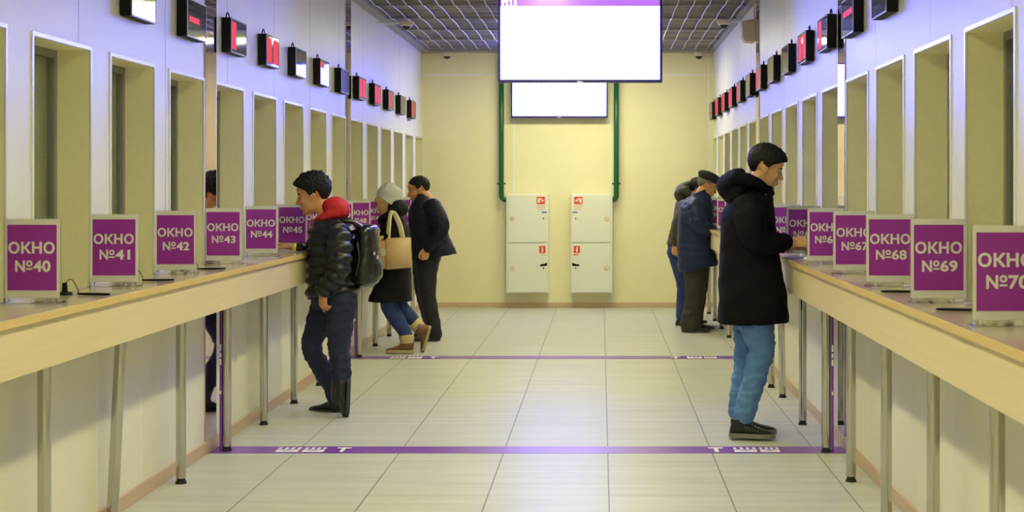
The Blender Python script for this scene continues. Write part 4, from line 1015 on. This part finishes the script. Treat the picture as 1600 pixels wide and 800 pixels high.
for s_ in (-1, 1):
    pts = [hd+(f_*.098+l_*s_*(.034+.019*math.cos(a))+u_*(-.006+.016*math.sin(a)))*1.05 for a in [2*PI*i/16 for i in range(17)]]; add_tube(b, pts, [.0014]*17, n=6, sub=1, ref=f_, dome=False)
    add_tube(b, [hd+(f_*.098+l_*s_*.053)*1.05, hd+(f_*.06+l_*s_*.070)*1.05, hd+(f_*-.005+l_*s_*.082)*1.05], [.0015]*3, n=6, ref=u_)
obj('glasses', b, M['button'], t, True)
b = bmesh.new()
rows_loft(b, px_rows(Y, [(1075,1108,305,.10,-6),(1066,1112,315,.18,-4),(1061,1114,328,.225),(1059,1113,350,.235),(1058,1114,375,.235),(1058,1117,395,.24),(1059,1121,410,.24,-8),(1060,1122,419,.24,-12)]), 44, 8, quilt=.007, qper=.085, power=2.5)
add_tube(b, pl(Y, [(1087,320,-.18),(1090,336,-.245),(1094,352,-.265),(1107,359,-.235),(1117,361,-.19)]), [.095,.098,.088,.072,.055], n=18, sub=6, quilt=.006, qper=.08)
add_tube(b, pl(Y, [(1088,320,.18),(1096,340,.23),(1104,356,.20),(1116,362,.12)]), [.092,.092,.078,.055], n=18, sub=6)
rows_loft(b, px_rows(Y, [(1078,1106,309,.11,-8),(1080,1103,299,.10,-8)]), 24, 4)
garment(t, 'coat', b, M['navy_puffer'], .009, 2, .007, (10,10,12), 31)
b = bmesh.new()
rows_loft(b, px_rows(Y, [(1066,1110,405,.17),(1068,1108,425,.17),(1070,1107,440,.15)]), 30, 4)
add_tube(b, pl(Y, [(1086,420,hn),(1086,445,hn),(1085,470,hn),(1080,495,hn),(1079,511,hn)]), [.115,.108,.104,.104,.108], n=20, sub=6)
add_tube(b, pl(Y, [(1090,420,hfz),(1092,445,hfz),(1089,470,hfz),(1086,495,hfz),(1087,507,hfz)]), [.110,.10,.092,.088,.088], n=20, sub=6)
garment(t, 'trousers', b, M['trouser_grey'], .009, 2, .008, (11,11,18), 33)
shoe(t, W(1066,518,Y+hn), V((1,-.18,0)), V((0,0,1)), .29, .054, .07, M['shoe'], M['sole_black'], 'shoe', .07, .05)
shoe(t, W(1075,514,Y+hfz), V((1,.0,0)), V((0,0,1)), .28, .054, .07, M['shoe'], M['sole_black'], 'shoe', .07, .05)

# ---- 6: person in the dark patterned jacket, mostly hidden behind the older man
Y = 15.25; k = Y/FPX
t = person('p', 'man in dark patterned hooded jacket and blue jeans behind the older man', (W(1068, 508, Y).x, Y, 0))
hd = W(1091, 297, Y); hf = V((1, .08, -.35))
b = bmesh.new(); add_head(b, hd, hf, 1.02)
add_tube(b, [hd+V((-.03,0,-.03)), W(1079, 306, Y), W(1073, 320, Y)], [.06,.06,.068], n=16)
rows_loft(b, px_rows(Y, [(1060,1088,322,.12),(1056,1090,345,.15),(1050,1086,370,.15),(1050,1084,390,.15)]), 24, 4)
add_tube(b, pl(Y, [(1072,324,-.16),(1064,352,-.22),(1056,378,-.21),(1055,383,-.21)]), [.05,.045,.036,.028], n=12)
add_hand(b, W(1054,383,Y-.21), V((.05,0,-1)), V((.4,.8,0)), V((1,0,0)), .95, curl=.6)
add_tube(b, pl(Y, [(1076,324,.16),(1090,352,.2),(1104,362,.12),(1110,362,.1)]), [.05,.045,.036,.028], n=12)
add_hand(b, W(1110,362,Y+.1), V((1,-.1,-.05)), V((0,-.2,-1)), V((0,-.7,.5)), .95, curl=.5)
hn, hfz = -.08, .08
add_tube(b, pl(Y, [(1056,392,hn),(1064,448,hn),(1062,492,hn),(1062,499,hn)]), [.05,.042,.034,.024], n=12)
add_tube(b, pl(Y, [(1064,392,hfz),(1074,448,hfz),(1072,490,hfz),(1073,497,hfz)]), [.05,.042,.034,.024], n=12)
finish_body(t, b, M['skin_tan'], .0055)
head_parts(t, hd, hf, M['skin_tan'], M['hair'], 1.02)
add_hair(t, hd, hf, M['hair'], 1.02, top=.016, front=.058, temple=.035, side=-.02, back=-.068, tuft=.006, seed=13.)
b = bmesh.new()
rows_loft(b, px_rows(Y, [(1062,1086,309,.10),(1056,1092,318,.18),(1053,1096,332,.21),(1049,1096,352,.20),(1044,1094,372,.19),(1041,1092,384,.19,4)]), 40, 7)
add_tube(b, pl(Y, [(1071,322,-.17),(1066,340,-.23),(1060,358,-.235),(1055,379,-.215)]), [.085,.085,.074,.05], n=18, sub=6)
add_tube(b, pl(Y, [(1076,322,.17),(1086,342,.22),(1096,358,.18),(1108,362,.11)]), [.085,.085,.072,.05], n=18, sub=6)
garment(t, 'jacket', b, M['camo'], .009, 2, .007, (10,10,12), 41)
b = bmesh.new()
add_tube(b, pl(Y, [(1077,287,0),(1067,294,0),(1061,304,0),(1067,313,0)]), [.034,.058,.058,.05], n=20, sub=5, flat=2.0)
for s_ in (-1, 1): add_tube(b, pl(Y, [(1070,296,.09*s_),(1078,306,.10*s_),(1088,314,.05*s_)]), [.048,.038,.03], n=14)
garment(t, 'hood', b, M['camo'], .009, 2, .006, (12,12,12), 43)
b = bmesh.new()
rows_loft(b, px_rows(Y, [(1043,1084,376,.16),(1044,1084,392,.165),(1050,1084,408,.14)]), 30, 4)
add_tube(b, pl(Y, [(1057,392,hn),(1063,420,hn),(1067,446,hn),(1066,472,hn),(1065,497,hn)]), [.108,.088,.07,.062,.06], n=20, sub=6)
add_tube(b, pl(Y, [(1066,392,hfz),(1074,420,hfz),(1078,446,hfz),(1076,472,hfz),(1075,495,hfz)]), [.10,.085,.07,.062,.06], n=20, sub=6)
garment(t, 'jeans', b, M['denim_mid'], .009, 2, .006, (14,14,22), 45)
shoe(t, W(1056,508,Y+hn), V((1,-.1,0)), V((0,0,1)), .28, .05, .075, M['shoe'], M['sole_black'], 'shoe', .10, .046)
shoe(t, W(1066,505,Y+hfz), V((1,.1,0)), V((0,0,1)), .28, .05, .075, M['shoe'], M['sole_black'], 'shoe', .10, .046)
